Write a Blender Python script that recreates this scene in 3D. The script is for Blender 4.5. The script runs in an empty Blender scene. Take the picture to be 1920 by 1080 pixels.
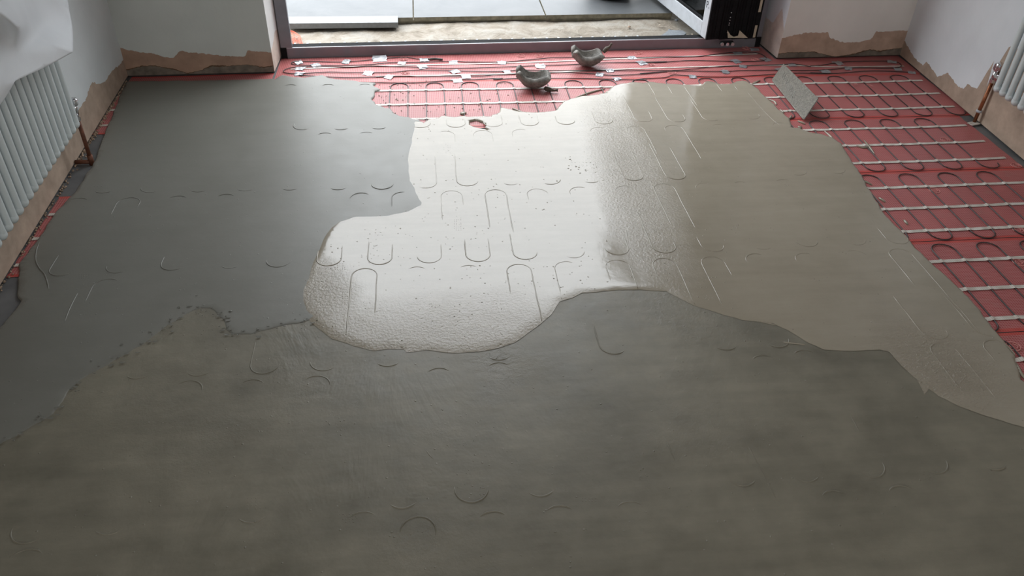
import bpy, bmesh, math, random
import numpy as np
from mathutils import Vector, Matrix, noise
from mathutils.geometry import delaunay_2d_cdt

random.seed(7)
rng = np.random.default_rng(5)
S = bpy.context.scene
COL = S.collection
PI = math.pi

# ------------------------------------------------------------------ camera
CAM_H, FPX = 1.555, 1490.0
PITCH, YAW, ROLL = .6523, .1255, .0355
_cp, _sp, _cy, _sy = math.cos(PITCH), math.sin(PITCH), math.cos(YAW), math.sin(YAW)
FW = Vector((_sy*_cp, _cy*_cp, -_sp))
_r = Vector((_cy, -_sy, 0)); _u = _r.cross(FW)
RT = math.cos(ROLL)*_r + math.sin(ROLL)*_u
UP = -math.sin(ROLL)*_r + math.cos(ROLL)*_u
EYE = Vector((0, 0, CAM_H))
cd = bpy.data.cameras.new('camera'); cam = bpy.data.objects.new('camera', cd); COL.objects.link(cam)
cd.sensor_width = 36; cd.lens = FPX/1920*36; cd.clip_start = .05; cd.clip_end = 200
M = Matrix.Identity(4)
for i in range(3):
    M[i][0] = RT[i]; M[i][1] = UP[i]; M[i][2] = -FW[i]; M[i][3] = EYE[i]
cam.matrix_world = M
S.camera = cam

# ------------------------------------------------------------------ light
S.view_settings.view_transform = 'Standard'
S.view_settings.look = 'None'
S.view_settings.exposure = 0.0
S.view_settings.gamma = 1
S.view_settings.use_curve_mapping = False

W = bpy.data.worlds.new('overcast'); S.world = W; W.use_nodes = True
nt = W.node_tree; nt.nodes.clear()
wo = nt.nodes.new('ShaderNodeOutputWorld'); bg = nt.nodes.new('ShaderNodeBackground')
tc = nt.nodes.new('ShaderNodeTexCoord'); sx = nt.nodes.new('ShaderNodeSeparateXYZ')
rp = nt.nodes.new('ShaderNodeValToRGB')
nt.links.new(tc.outputs['Generated'], sx.inputs[0]); nt.links.new(sx.outputs['Z'], rp.inputs[0])
rp.color_ramp.elements[0].position = 0.0; rp.color_ramp.elements[0].color = (.22, .225, .21, 1)
rp.color_ramp.elements[1].position = 1.0; rp.color_ramp.elements[1].color = (.95, .975, 1, 1)
for p_, v_ in ((.30, .50), (.47, .62), (.66, .98)):
    e_ = rp.color_ramp.elements.new(p_); e_.color = (v_*.92, v_*.965, v_, 1)
nt.links.new(rp.outputs[0], bg.inputs['Color']); bg.inputs['Strength'].default_value = 8.8
nt.links.new(bg.outputs[0], wo.inputs[0])

def area(name, loc, rot, sx_, sy_, energy, color=(1, 1, 1), portal=False):
    l = bpy.data.lights.new(name, 'AREA'); l.shape = 'RECTANGLE'; l.size = sx_; l.size_y = sy_
    l.energy = energy; l.color = color
    o = bpy.data.objects.new(name, l); COL.objects.link(o); o.location = loc; o.rotation_euler = rot
    if portal: l.cycles.is_portal = True
    return o
area('door_daylight_portal', (.56, 4.32, 1.1), (-PI/2, 0, 0.036), 2.6, 2.2, 1, portal=True)
area('rear_fill_light', (.5, -2.4, 1.75), (PI/2, 0, 0), 2.6, 1.3, 56, (1, .96, .91))  # added fill from behind the camera; the back wall has no window

# ------------------------------------------------------------------ helpers
def ray(px, py): return FW + RT*((px-960)/FPX) - UP*((py-540)/FPX)
def at(px, py, z=0.0):
    d = ray(px, py); return EYE + d*((z-CAM_H)/d.z)
def at_x(px, py, x0, k=0.0):           # on the plane X = x0 + k*Y
    d = ray(px, py); return EYE + d*(x0/(d.x-k*d.y))
def at_y(px, py, y0, k=0.0):           # on the plane Y = y0 + k*X
    d = ray(px, py); return EYE + d*(y0/(d.y-k*d.x))

def tag(o, label=None, cat=None, group=None, kind=None):
    if label: o['label'] = label
    if cat: o['category'] = cat
    if group: o['group'] = group
    if kind: o['kind'] = kind
    return o
def empty(name, loc=(0, 0, 0), rz=0):
    o = bpy.data.objects.new(name, None); COL.objects.link(o); o.location = loc; o.rotation_euler = (0, 0, rz)
    o.empty_display_size = .05
    return o
def link(name, bm, mat, parent=None, smooth=False):
    me = bpy.data.meshes.new(name); bm.to_mesh(me); bm.free()
    for m in (mat if isinstance(mat, (list, tuple)) else [mat]): me.materials.append(m)
    if smooth:
        me.polygons.foreach_set('use_smooth', [True]*len(me.polygons))
    o = bpy.data.objects.new(name, me); COL.objects.link(o)
    if parent: o.parent = parent
    return o
def box(bm, c, s, rz=0, bev=0, mat=None, m4=None):
    T = Matrix.Translation(c) @ Matrix.Rotation(rz, 4, 'Z') @ Matrix.Diagonal((s[0], s[1], s[2], 1))
    if m4 is not None: T = m4 @ T
    r = bmesh.ops.create_cube(bm, size=1, matrix=T)
    if bev:
        es = list({e for v in r['verts'] for e in v.link_edges})
        bmesh.ops.bevel(bm, geom=es, offset=bev, segments=2, affect='EDGES', profile=.6)
def prism(bm, pts, z0, z1):
    a = [bm.verts.new((p[0], p[1], z0)) for p in pts]; b = [bm.verts.new((p[0], p[1], z1)) for p in pts]
    n = len(pts)
    bm.faces.new(b); bm.faces.new(a[::-1])
    for i in range(n): bm.faces.new((a[i], a[(i+1) % n], b[(i+1) % n], b[i]))
def tube(bm, pts, r, seg=8, cap=True):
    pts = [Vector(p) for p in pts]; n = len(pts)
    rs = r if isinstance(r, (list, tuple)) else [r]*n
    rings = []; side = None
    for i, p in enumerate(pts):
        t = (pts[min(i+1, n-1)]-pts[max(i-1, 0)]).normalized()
        if side is None:
            side = t.orthogonal().normalized()
        side = (side - t*side.dot(t)).normalized(); up = t.cross(side)
        rings.append([bm.verts.new(p + (side*math.cos(2*PI*k/seg)+up*math.sin(2*PI*k/seg))*rs[i]) for k in range(seg)])
    for a, b in zip(rings, rings[1:]):
        for k in range(seg): bm.faces.new((a[k], a[(k+1) % seg], b[(k+1) % seg], b[k]))
    if cap:
        bm.faces.new(rings[0][::-1]); bm.faces.new(rings[-1])
def smooth_line(pts, step=.012):
    """Catmull-Rom through points"""
    P = [Vector(p) for p in pts]; out = []
    for i in range(len(P)-1):
        p0, p1, p2, p3 = P[max(i-1, 0)], P[i], P[i+1], P[min(i+2, len(P)-1)]
        n = max(2, int((p2-p1).length/step))
        for k in range(n):
            t = k/n
            out.append(.5*((2*p1)+(p2-p0)*t+(2*p0-5*p1+4*p2-p3)*t*t+(3*p1-p0-3*p2+p3)*t**3))
    out.append(P[-1]); return out

# ------------------------------------------------------------------ materials
class NT:
    def __init__(s, name):
        s.m = bpy.data.materials.new(name); s.m.use_nodes = True; s.t = s.m.node_tree
        s.p = s.t.nodes['Principled BSDF']; s.co = s.t.nodes.new('ShaderNodeTexCoord').outputs['Object']
    def n(s, t, **k):
        o = s.t.nodes.new(t)
        for a, b in k.items(): setattr(o, a, b)
        return o
    def l(s, a, b): s.t.links.new(a, b)
    def inp(s, sock, v):
        if hasattr(v, 'is_linked') or isinstance(v, bpy.types.NodeSocket): s.l(v, sock)
        else: sock.default_value = v
    def noise(s, scale, detail=3, rough=.55, co=None, dist=0):
        o = s.n('ShaderNodeTexNoise'); o.inputs['Scale'].default_value = scale; o.inputs['Detail'].default_value = detail
        o.inputs['Roughness'].default_value = rough; o.inputs['Distortion'].default_value = dist
        s.l(co or s.co, o.inputs['Vector']); return o.outputs['Fac']
    def math(s, op, a, b=0.0, c=0.0, clamp=False):
        o = s.n('ShaderNodeMath', operation=op); o.use_clamp = clamp
        for i, v in enumerate((a, b, c)): s.inp(o.inputs[i], v)
        return o.outputs[0]
    def ramp(s, f, stops):
        o = s.n('ShaderNodeValToRGB'); e = o.color_ramp.elements
        while len(e) < len(stops): e.new(.5)
        for i, (p, c) in enumerate(stops):
            e[i].position = p; e[i].color = (*c, 1) if len(c) == 3 else c
        s.l(f, o.inputs[0]); return o.outputs[0]
    def mr(s, f, a, b, c, d):
        o = s.n('ShaderNodeMapRange'); s.l(f, o.inputs[0])
        for i, v in enumerate((a, b, c, d)): o.inputs[i+1].default_value = v
        return o.outputs[0]
    def mix(s, f, a, b):
        o = s.n('ShaderNodeMix', data_type='RGBA'); s.inp(o.inputs[0], f)
        for i, v in ((6, a), (7, b)): s.inp(o.inputs[i], (*v, 1) if isinstance(v, tuple) and len(v) == 3 else v)
        return o.outputs[2]
    def bump(s, h, dist, strength=1.0, normal=None):
        o = s.n('ShaderNodeBump'); o.inputs['Distance'].default_value = dist; o.inputs['Strength'].default_value = strength
        s.l(h, o.inputs['Height'])
        if normal: s.l(normal, o.inputs['Normal'])
        return o.outputs[0]
    def scale(s, v):
        o = s.n('ShaderNodeMapping'); o.inputs['Scale'].default_value = v; s.l(s.co, o.inputs[0]); return o.outputs[0]
    def sep(s):
        o = s.n('ShaderNodeSeparateXYZ'); s.l(s.co, o.inputs[0]); return o.outputs
    def out(s, color=None, rough=None, normal=None, **k):
        P = s.p.inputs
        if color is not None: s.inp(P['Base Color'], (*color, 1) if isinstance(color, tuple) and len(color) == 3 else color)
        if rough is not None: s.inp(P['Roughness'], rough)
        if normal is not None: s.l(normal, P['Normal'])
        for a, b in k.items(): s.inp(P[a.replace('_', ' ')], b)
        return s.m
def simple(name, col, rough=.5, var=.12, sc=40, bump=.0003, **k):
    m = NT(name); f = m.noise(sc, 4)
    a = tuple(c*(1-var) for c in col); b = tuple(min(1, c*(1+var)) for c in col)
    return m.out(m.ramp(f, [(.3, a), (.7, b)]), rough, m.bump(f, bump) if bump else None, **k)

def screed_mat(name, ca, cb, rough, rvar, coat, grain, ripples, pits, blotch=1.3, streak=0, wet=False, scrape=False):
    m = NT(name)
    big = m.noise(blotch, 5, .6, dist=.4); mid = m.noise(9, 5, .65); fine = m.noise(160, 3, .6)
    f = m.math('ADD', m.math('MULTIPLY', big, .65), m.math('MULTIPLY', mid, .35))
    if streak:
        st = m.noise(3.0, 4, .6, co=m.scale((1, 7, 1)))
        f = m.math('ADD', m.math('MULTIPLY', f, 1-streak), m.math('MULTIPLY', st, streak))
    c = m.ramp(f, [(.36, ca), (.64, cb)])
    speck = m.ramp(m.noise(420, 2), [(.62, (0, 0, 0)), (.72, (1, 1, 1))])
    c = m.mix(m.math('MULTIPLY', speck, .12), c, tuple(x*.6 for x in ca))
    r = m.mr(mid, .3, .7, rough-rvar, rough+rvar)
    # height, metres
    h = m.math('MULTIPLY', fine, grain)
    h = m.math('ADD', h, m.math('MULTIPLY', m.noise(22, 3), ripples))
    v = m.n('ShaderNodeTexVoronoi', feature='F1'); v.inputs['Scale'].default_value = 55; m.l(m.co, v.inputs['Vector'])
    sel = m.math('GREATER_THAN', m.noise(31, 1), .60)
    pit = m.math('MULTIPLY', m.math('MULTIPLY', m.mr(v.outputs['Distance'], .0, .16, 1, 0), sel), pits)
    h = m.math('ADD', h, pit)
    if scrape:   # float marks and dragged skin
        c_ = at(420, 800, 0)
        mp_ = m.n('ShaderNodeMapping'); mp_.inputs['Location'].default_value = (-c_.x, -c_.y, 0); m.l(m.co, mp_.inputs[0])
        ln_ = m.n('ShaderNodeVectorMath', operation='LENGTH'); m.l(mp_.outputs[0], ln_.inputs[0])
        mk_ = m.math('MULTIPLY', m.mr(ln_.outputs['Value'], .25, 1.0, 1, .10), m.mr(m.noise(3.1, 3), .40, .62, .1, 1))
        sc_ = m.noise(4, 5, .68, co=m.scale((1.0, .5, 1)), dist=.6)
        h = m.math('ADD', h, m.math('MULTIPLY', m.math('MULTIPLY', m.math('ABSOLUTE', m.math('SUBTRACT', sc_, .5)), mk_), .007))
        h = m.math('ADD', h, m.math('MULTIPLY', m.math('MULTIPLY', m.noise(40, 5, .7), m.ramp(m.noise(1.7, 2), [(.5, (0, 0, 0)), (.62, (1, 1, 1))])), .0022))
    if wet:      # patches the float has left rippled and orange-peeled
        peel = m.noise(120, 4, .65)
        amt = m.ramp(m.noise(2.6, 3), [(.50, (0, 0, 0)), (.64, (1, 1, 1))])
        def near(px, py, r0, r1, sx_=1, sy_=1):
            c = at(px, py, .0)
            mp = m.n('ShaderNodeMapping'); mp.vector_type = 'POINT'; mp.inputs['Location'].default_value = (-c.x*sx_, -c.y*sy_, 0); mp.inputs['Scale'].default_value = (sx_, sy_, 1)
            m.l(m.co, mp.inputs[0]); o = m.n('ShaderNodeVectorMath', operation='LENGTH'); m.l(mp.outputs[0], o.inputs[0])
            return m.mr(o.outputs['Value'], r0, r1, 1, 0)
        peel_amt = m.math('ADD', m.math('MULTIPLY', amt, .35), m.math('MULTIPLY', near(820, 640, .10, .50, .7, 1.4), 1.1))
        peel_amt = m.math('ADD', peel_amt, m.math('MULTIPLY', near(1175, 320, .05, .38, 1.9, .40), 2.6))
        peel_amt = m.math('ADD', peel_amt, m.math('MULTIPLY', near(585, 540, .03, .18), 1.8))
        h = m.math('ADD', h, m.math('MULTIPLY', m.math('MULTIPLY', peel, peel_amt), .0012))
        rip = m.noise(70, 3, .6, co=m.scale((1, 1.6, 1)), dist=1.2)
        h = m.math('ADD', h, m.math('MULTIPLY', m.math('MULTIPLY', rip, near(1755, 690, .05, .24)), .007))
    nrm = m.bump(h, 1.0)
    if wet: m.p.inputs['Specular IOR Level'].default_value = .50
    return m.out(c, r, nrm, Coat_Weight=coat, Coat_Roughness=max(.03, rough*.6), Coat_IOR=1.5)

M_wet = screed_mat('wet_screed', (.255, .222, .172), (.315, .280, .222), .12, .03, .0, .00007, .0005, .0022, streak=.3, wet=True)
M_left = screed_mat('setting_screed', (.146, .144, .125), (.182, .178, .158), .46, .04, .0, .00008, .0005, .0012, streak=.15)
M_front = screed_mat('trowelled_screed', (.112, .103, .077), (.225, .205, .157), .48, .07, .0, .00016, .0010, .0018, blotch=2.0, streak=.22, scrape=True)

def wall_mat(name, axis, curve, low=None, paint=(.40, .42, .42), bare=(.42, .32, .25)):
    """paint above a ragged line; curve: [(u, height)...] sorted along the wall"""
    m = NT(name); s = m.sep(); u = s['XYZ'.index(axis)]; z = s[2]
    def curve_node(pts):
        pts = sorted(pts); a, b = pts[0][0]-.01, pts[-1][0]+.01
        n = m.n('ShaderNodeFloatCurve'); c = n.mapping.curves[0]
        n.mapping.extend = 'HORIZONTAL'
        c.points[0].location = (0, max(0, pts[0][1])); c.points[1].location = (1, max(0, pts[-1][1]))
        for q in pts[1:-1]: c.points.new((q[0]-a)/(b-a), max(0, q[1]))
        for q in c.points: q.handle_type = 'VECTOR'
        n.mapping.update()
        m.l(m.mr(u, a, b, 0, 1), n.inputs['Value']); return n.outputs[0]
    line = curve_node(curve)
    line = m.math('ADD', line, m.math('MULTIPLY', m.math('SUBTRACT', m.noise(45, 4), .5), .022))
    above = m.math('GREATER_THAN', z, line)
    pa = m.ramp(m.noise(3, 4), [(.3, tuple(c*.92 for c in paint)), (.7, tuple(c*1.06 for c in paint))])
    ba = m.ramp(m.noise(14, 5, .6), [(.3, tuple(c*.78 for c in bare)), (.7, tuple(c*1.12 for c in bare))])
    col = m.mix(above, ba, pa)
    h = m.math('ADD', m.math('MULTIPLY', above, .0006), m.math('MULTIPLY', m.noise(60, 3), .0006))
    if low:
        l2 = m.math('ADD', curve_node(low), m.math('MULTIPLY', m.math('SUBTRACT', m.noise(60, 3), .5), .012))
        under = m.math('LESS_THAN', z, l2)
        ga = m.ramp(m.noise(30, 5), [(.3, (.10, .088, .072)), (.7, (.19, .16, .13))])
        col = m.mix(under, col, ga)
        d = m.math('ABSOLUTE', m.math('SUBTRACT', z, l2))
        crack = m.math('LESS_THAN', d, m.mr(m.noise(8, 2), .4, .7, .0008, .004))
        col = m.mix(crack, col, (.10, .06, .035))
        h = m.math('SUBTRACT', h, m.math('MULTIPLY', under, .002))
    return m.out(col, .85, m.bump(h, 1.0), Specular_IOR_Level=.3)

def mesh_fabric_mat():
    m = NT('red_glassfibre_mesh'); s = m.sep()
    def lines(sock, per, w):
        f = m.math('FRACT', m.math('DIVIDE', sock, per)); return m.math('LESS_THAN', f, w)
    gx = lines(s[0], .0085, .35); gy = lines(s[1], .0075, .38)
    g = m.math('MAXIMUM', gx, gy)
    base = m.ramp(m.noise(5, 4), [(.3, (.24, .026, .028)), (.7, (.37, .058, .056))])
    col = m.mix(m.math('MULTIPLY', g, .75), base, (.47, .21, .205))
    fray = m.ramp(m.noise(9, 4), [(.60, (0, 0, 0)), (.74, (1, 1, 1))])
    col = m.mix(m.math('MULTIPLY', fray, .35), col, (.30, .17, .15))
    at_ = m.n('ShaderNodeAttribute', attribute_name='selvage').outputs['Fac']
    col = m.mix(m.math('MULTIPLY', at_, .6), col, (.50, .035, .02))
    h = m.math('ADD', m.math('MULTIPLY', g, .0006), m.math('MULTIPLY', m.noise(18, 3), .0025))
    return m.out(col, .46, m.bump(h, .6), Specular_IOR_Level=.42)
M_mesh = mesh_fabric_mat()

def tape_mat():
    m = NT('white_fabric_tape'); s = m.sep()
    f = m.math('LESS_THAN', m.math('FRACT', m.math('DIVIDE', s[0], .007)), .25)
    dirt = m.ramp(m.noise(25, 4), [(.35, (.46, .42, .37)), (.6, (.66, .63, .58))])
    return m.out(m.mix(m.math('MULTIPLY', f, .5), dirt, (.36, .27, .23)), .55, m.bump(f, .0005))
M_tape = tape_mat()
M_cable = simple('black_cable', (.028, .025, .024), .42, .3, 80, .0001)
M_cable_dirty = simple('dirty_cable', (.055, .05, .043), .5, .5, 60, .0002)
M_duct = simple('silver_foil_tape', (.36, .37, .39), .34, .2, 45, .0012, Metallic=.55)
M_print = simple('pale_print', (.60, .26, .24), .6, .1, 30, 0)
M_floor = NT('grey_backer_board')
_f = M_floor.noise(7, 5); M_floor = M_floor.out(M_floor.ramp(_f, [(.3, (.085, .088, .092)), (.7, (.15, .152, .155))]), .6, M_floor.bump(_f, .002))
M_gap_shade = simple('gap_shade', (.02, .018, .015), .9, .2)
M_alu = simple('grey_aluminium', (.20, .20, .225), .32, .06, 20, 0, Metallic=.35)
M_alu_light = simple('pale_aluminium', (.34, .35, .38), .30, .05, 20, 0, Metallic=.2)
M_film = simple('white_film', (.42, .44, .47), .35, .08, 30, .0002)
M_black = simple('black_gasket', (.008, .008, .009), .85, .3, 40, .0002, Specular_IOR_Level=.15)
M_copper = simple('tarnished_copper', (.30, .115, .055), .38, .35, 60, .0002, Metallic=.75)
M_rust = simple('dark_copper', (.13, .050, .028), .55, .35, 60, .0003, Metallic=.4)
M_chrome = simple('chrome', (.72, .72, .74), .12, .05, 40, 0, Metallic=1.0)
M_rad = simple('radiator_enamel', (.56, .61, .62), .30, .03, 8, 0)
M_sheet = NT('white_dust_sheet')
_f = M_sheet.noise(350, 2); M_sheet = M_sheet.out(M_sheet.ramp(M_sheet.noise(4, 3), [(.3, (.60, .62, .65)), (.7, (.68, .70, .73))]), .8, M_sheet.bump(_f, .0003))
M_pad = NT('muddy_foam')
_f = M_pad.noise(26, 6, .7); M_pad = M_pad.out(M_pad.ramp(_f, [(.25, (.035, .032, .028)), (.5, (.15, .14, .125)), (.75, (.30, .285, .26))]), .75, M_pad.bump(_f, .006))
M_strap = simple('brown_strap', (.085, .068, .052), .8, .5, 90, .001)
M_trowelcoat = NT('fresh_screed_film')
_f = M_trowelcoat.noise(120, 4, .75); M_trowelcoat = M_trowelcoat.out(M_trowelcoat.ramp(_f, [(.35, (.075, .066, .050)), (.65, (.21, .19, .155))]), .45, M_trowelcoat.bump(_f, .0040))
M_steel = simple('steel', (.5, .5, .5), .3, .1, 40, 0, Metallic=.9)
M_wood = simple('trowel_handle', (.20, .12, .06), .6, .3, 30, .0004)
M_slab = NT('wet_porcelain_slab')
_f = M_slab.noise(6, 6, .65, dist=.5); M_slab = M_slab.out(M_slab.ramp(_f, [(.3, (.078, .084, .089)), (.7, (.104, .109, .114))]), .52, M_slab.bump(_f, .001), Specular_IOR_Level=.35)
M_slabedge = simple('slab_edge', (.20, .18, .13), .8, .35, 30, .002)
M_sub = NT('sandy_concrete')
_a = M_sub.noise(7, 6, .7, dist=.6); _b = M_sub.noise(60, 4, .6)
_c = M_sub.ramp(_a, [(.30, (.095, .076, .054)), (.45, (.205, .175, .137)), (.60, (.265, .245, .21)), (.75, (.22, .20, .175))])
_c = M_sub.mix(M_sub.math('MULTIPLY', M_sub.ramp(_b, [(.62, (0, 0, 0)), (.72, (1, 1, 1))]), .5), _c, (.12, .085, .055))
M_sub = M_sub.out(_c, .8, M_sub.bump(M_sub.math('ADD', _a, M_sub.math('MULTIPLY', _b, .3)), .02))
M_stone = simple('sandstone_offcut', (.165, .17, .172), .6, .12, 50, .0008)
M_slate = simple('slate', (.15, .165, .18), .45, .25, 60, .001)
M_orange = simple('orange_plastic', (.60, .10, .04), .5, .1, 40, 0)
M_pot = simple('dark_glazed_pot', (.022, .016, .013), .35, .6, 30, .001)
M_pebble = simple('pale_pebble', (.42, .36, .28), .7, .2, 60, .001)
M_rubble = simple('plaster_rubble', (.30, .22, .16), .9, .4, 40, .002)
M_cream = simple('plain_cream', (.42, .37, .28), .8, .1, 20, .0003)
M_ink = simple('black_ink', (.02, .02, .03), .6, 0, 20, 0)
M_glass = NT('tinted_glass')
def _glass():
    m = M_glass; t = m.t
    g = m.n('ShaderNodeBsdfGlossy'); g.inputs['Roughness'].default_value = .01
    tr = m.n('ShaderNodeBsdfTransparent'); tr.inputs['Color'].default_value = (.42, .46, .48, 1)
    fr = m.n('ShaderNodeFresnel'); fr.inputs['IOR'].default_value = 1.6
    mx = m.n('ShaderNodeMixShader'); m.l(fr.outputs[0], mx.inputs[0]); m.l(tr.outputs[0], mx.inputs[1]); m.l(g.outputs[0], mx.inputs[2])
    m.l(mx.outputs[0], t.nodes['Material Output'].inputs[0]); return m.m
M_glass = _glass()

# ------------------------------------------------------------------ the room
LK, L0 = -.0346, -1.27          # left wall  X = L0 + LK*Y
RK, R0 = .0474, 2.374           # right wall X = R0 + RK*Y
FK, F0 = .037, 3.8366           # pier faces Y = F0 + FK*X
def lx(y): return L0+LK*y
def rx(y): return R0+RK*y
def fy(x): return F0+FK*x
YB = -2.6
ZG = .009

bm = bmesh.new(); prism(bm, [(-1.75, YB-.2), (2.9, YB-.2), (2.9, 4.19), (-1.75, 4.03)], -.03, 0)
tag(link('floor', bm, M_floor), kind='structure')
bm = bmesh.new(); prism(bm, [(-1.75, YB-.2), (2.9, YB-.2), (2.9, 4.25), (-1.75, 4.1)], 2.45, 2.6)
tag(link('ceiling', bm, simple('ceiling_paint', (.55, .55, .54), .9)), kind='structure')

def curve_from(px, plane, axis, ext):
    pts = []
    for p in px:
        P = plane(*p); pts.append(((P.x if axis == 'X' else P.y), P.z))
    pts.sort()
    out = [pts[0]]
    for q in pts[1:]:
        if q[0]-out[-1][0] > .003: out.append(q)
    return [(out[0][0]-ext, out[0][1])]+out+[(out[-1][0]+ext, out[-1][1])]
Z = lambda l, s, x0, y0=0: [(a/s+x0, b/s+y0) for a, b in l]
left_px = Z([(800, 430), (740, 480), (700, 550), (660, 560), (620, 575), (612, 550), (588, 600), (580, 650), (530, 725)], 3.556, 0)
right_px = Z([(1060, 270), (1140, 400), (1190, 440), (1210, 410), (1290, 520), (1360, 490), (1430, 590), (1470, 600), (1490, 565), (1560, 605), (1615, 590), (1640, 450), (1680, 380), (1760, 320), (1800, 305)], 3.6, 1400)
lp_up = Z([(785, 315), (850, 335), (1000, 355), (1100, 380), (1160, 385), (1200, 340), (1280, 350), (1400, 362), (1550, 378), (1640, 375), (1650, 335), (1800, 350)], 3.556, 0)
lp_lo = Z([(850, 465), (950, 440), (1030, 440), (1150, 460), (1250, 490), (1330, 475), (1400, 440), (1550, 440), (1650, 430), (1760, 450), (1820, 440)], 3.556, 0)
rp_up = Z([(235, 260), (330, 235), (400, 220), (550, 218), (560, 255), (640, 285), (760, 285), (850, 255), (870, 215), (1040, 205)], 3.6, 1400)
rp_lo = Z([(215, 365), (280, 355), (450, 350), (600, 385), (700, 370), (830, 335), (900, 345), (1020, 325)], 3.6, 1400)
PL = lambda x, y: at_x(x, y, L0, LK)
PR = lambda x, y: at_x(x, y, R0, RK)
PF = lambda x, y: at_y(x, y, F0, FK)
M_wl = wall_mat('left_wall_paint', 'Y', curve_from(left_px, PL, 'Y', 2.0), paint=(.66, .69, .70))
M_wr = wall_mat('right_wall_paint', 'Y', curve_from(right_px, PR, 'Y', 2.0), paint=(.70, .73, .76))
M_pl = wall_mat('left_pier_paint', 'X', curve_from(lp_up, PF, 'X', .3), curve_from(lp_lo, PF, 'X', .3), paint=(.50, .52, .50), bare=(.34, .225, .165))
M_prr = wall_mat('right_pier_paint', 'X', curve_from(rp_up, PF, 'X', .3), curve_from(rp_lo, PF, 'X', .3), paint=(.66, .64, .61), bare=(.42, .30, .23))
_p = [at_x(x, y, 1.33, .135) for x, y in Z([(130, 150), (180, 105), (245, 160)], 3.6, 1400)]
M_rev = wall_mat('right_reveal_paint', 'Y', [(3.6, .2), (3.90, .15), (3.97, .25), (4.03, .15), (4.3, .17)], paint=(.50, .51, .54), bare=(.46, .38, .34))

def wall(name, pts, mat, z0=ZG, z1=2.45, core=True):
    bm = bmesh.new(); prism(bm, pts, z0, z1)
    o = tag(link(name, bm, mat), kind='structure')
    return o
wall('wall_left', [(lx(YB)-.25, YB), (lx(YB), YB), (lx(3.9), 3.9), (lx(3.9)-.25, 3.9)], M_wl)
wall('wall_right', [(rx(YB), YB), (rx(YB)+.25, YB), (rx(4.1)+.25, 4.1), (rx(4.1), 4.1)], M_wr)
XLJ, XRJ = -.722, 1.862         # inner corners of the two piers
M_revl = wall_mat('left_reveal_paint', 'Y', [(3.6, .10), (3.85, .12), (3.95, .16), (4.3, .08)], paint=(.62, .63, .62), bare=(.55, .47, .41))
def pier(name, pts, mat, mrev, revx):
    bm = bmesh.new(); prism(bm, pts, ZG, 2.45); bm.faces.ensure_lookup_table()
    bm.normal_update()
    for f in bm.faces:
        if f.normal.x*revx > .7: f.material_index = 1
    return tag(link(name, bm, [mat, mrev]), kind='structure')
pier('wall_front_left', [(lx(3.78)-.02, fy(lx(3.78))), (XLJ, fy(XLJ)), (XLJ+.012, fy(XLJ)+.30), (lx(3.78)-.02, fy(lx(3.78))+.30)], M_pl, M_revl, 1)
pier('wall_front_right', [(XRJ, fy(XRJ)), (rx(3.93)+.03, fy(2.56)), (rx(3.93)+.03, fy(2.56)+.30), (XRJ-.026, fy(XRJ)+.30)], M_prr, M_rev, -1)
bm = bmesh.new(); prism(bm, [(-.85, fy(-.85)+.002), (2.0, fy(2.0)+.002), (2.0, fy(2.0)+.29), (-.85, fy(-.85)+.29)], 2.17, 2.45)
tag(link('wall_front_lintel', bm, simple('lintel_paint', (.45, .45, .44), .9)), kind='structure')
bm = bmesh.new(); prism(bm, [(-1.75, YB-.25), (2.9, YB-.25), (2.9, YB), (-1.75, YB)], 0, 2.45)
tag(link('wall_back', bm, simple('back_paint', (.35, .34, .32), .9)), kind='structure')
# filler set back under the plaster edge, coloured dark for the shaded gap
bm = bmesh.new()
prism(bm, [(lx(YB)-.25, YB), (lx(YB)-.018, YB), (lx(3.9)-.018, 3.9), (lx(3.9)-.25, 3.9)], 0, ZG)
prism(bm, [(rx(YB)+.018, YB), (rx(YB)+.25, YB), (rx(4.1)+.25, 4.1), (rx(4.1)+.018, 4.1)], 0, ZG)
prism(bm, [(-1.6, fy(-1.6)+.018), (XLJ-.003, fy(XLJ)+.014), (XLJ+.008, fy(XLJ)+.30), (-1.6, fy(-1.6)+.30)], 0, ZG)
prism(bm, [(XRJ+.003, fy(XRJ)+.014), (2.8, fy(2.8)+.014), (2.8, fy(2.8)+.30), (XRJ-.022, fy(XRJ)+.30)], 0, ZG)
tag(link('wall_gap_shade_1', bm, M_gap_shade), kind='structure')

# ------------------------------------------------------------------ outside ground and paving
bm = bmesh.new()
xs = np.linspace(-4, 5, 150); ys = np.linspace(4.095, 5.0, 60)
vs = {}
for j, y in enumerate(ys):
    for i, x in enumerate(xs):
        yy = y + FK*x
        z = -.004 + .012*(noise.noise((x*3, yy*3, 0))) + .006*noise.noise((x*14, yy*14, 3))
        vs[i, j] = bm.verts.new((x, yy, min(z, .012)))
for j in range(len(ys)-1):
    for i in range(len(xs)-1): bm.faces.new((vs[i, j], vs[i+1, j], vs[i+1, j+1], vs[i, j+1]))
bm2 = link('ground', bm, M_sub, smooth=True); tag(bm2, kind='structure')
bm = bmesh.new(); prism(bm, [(-12, 5.215), (14, 5.28), (14, 30), (-12, 30)], -.05, .030)
tag(link('ground_far', bm, M_slab), kind='structure')
ZS = .034
def paving_slab(x0, x1, y0, y1, label):
    bm = bmesh.new(); g = .004
    k = .030
    pts = [(x0+g, y0+k*x0), (x1-g, y0+k*x1), (x1-g, y1-2*g+k*x1), (x0+g, y1-2*g+k*x0)]
    prism(bm, pts, ZS-.022, ZS)
    # mortar bed below
    bm.normal_update()
    for f in bm.faces:
        if f.normal.z < .5: f.material_index = 1
    o = link('paving_slab', bm, [M_slab, M_slabedge]); tag(o, label, 'paving slab', 'pale paving slabs outside the door')
    return o
JX = [at(775, 32, ZS).x, at(1023, 28, ZS).x]
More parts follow.
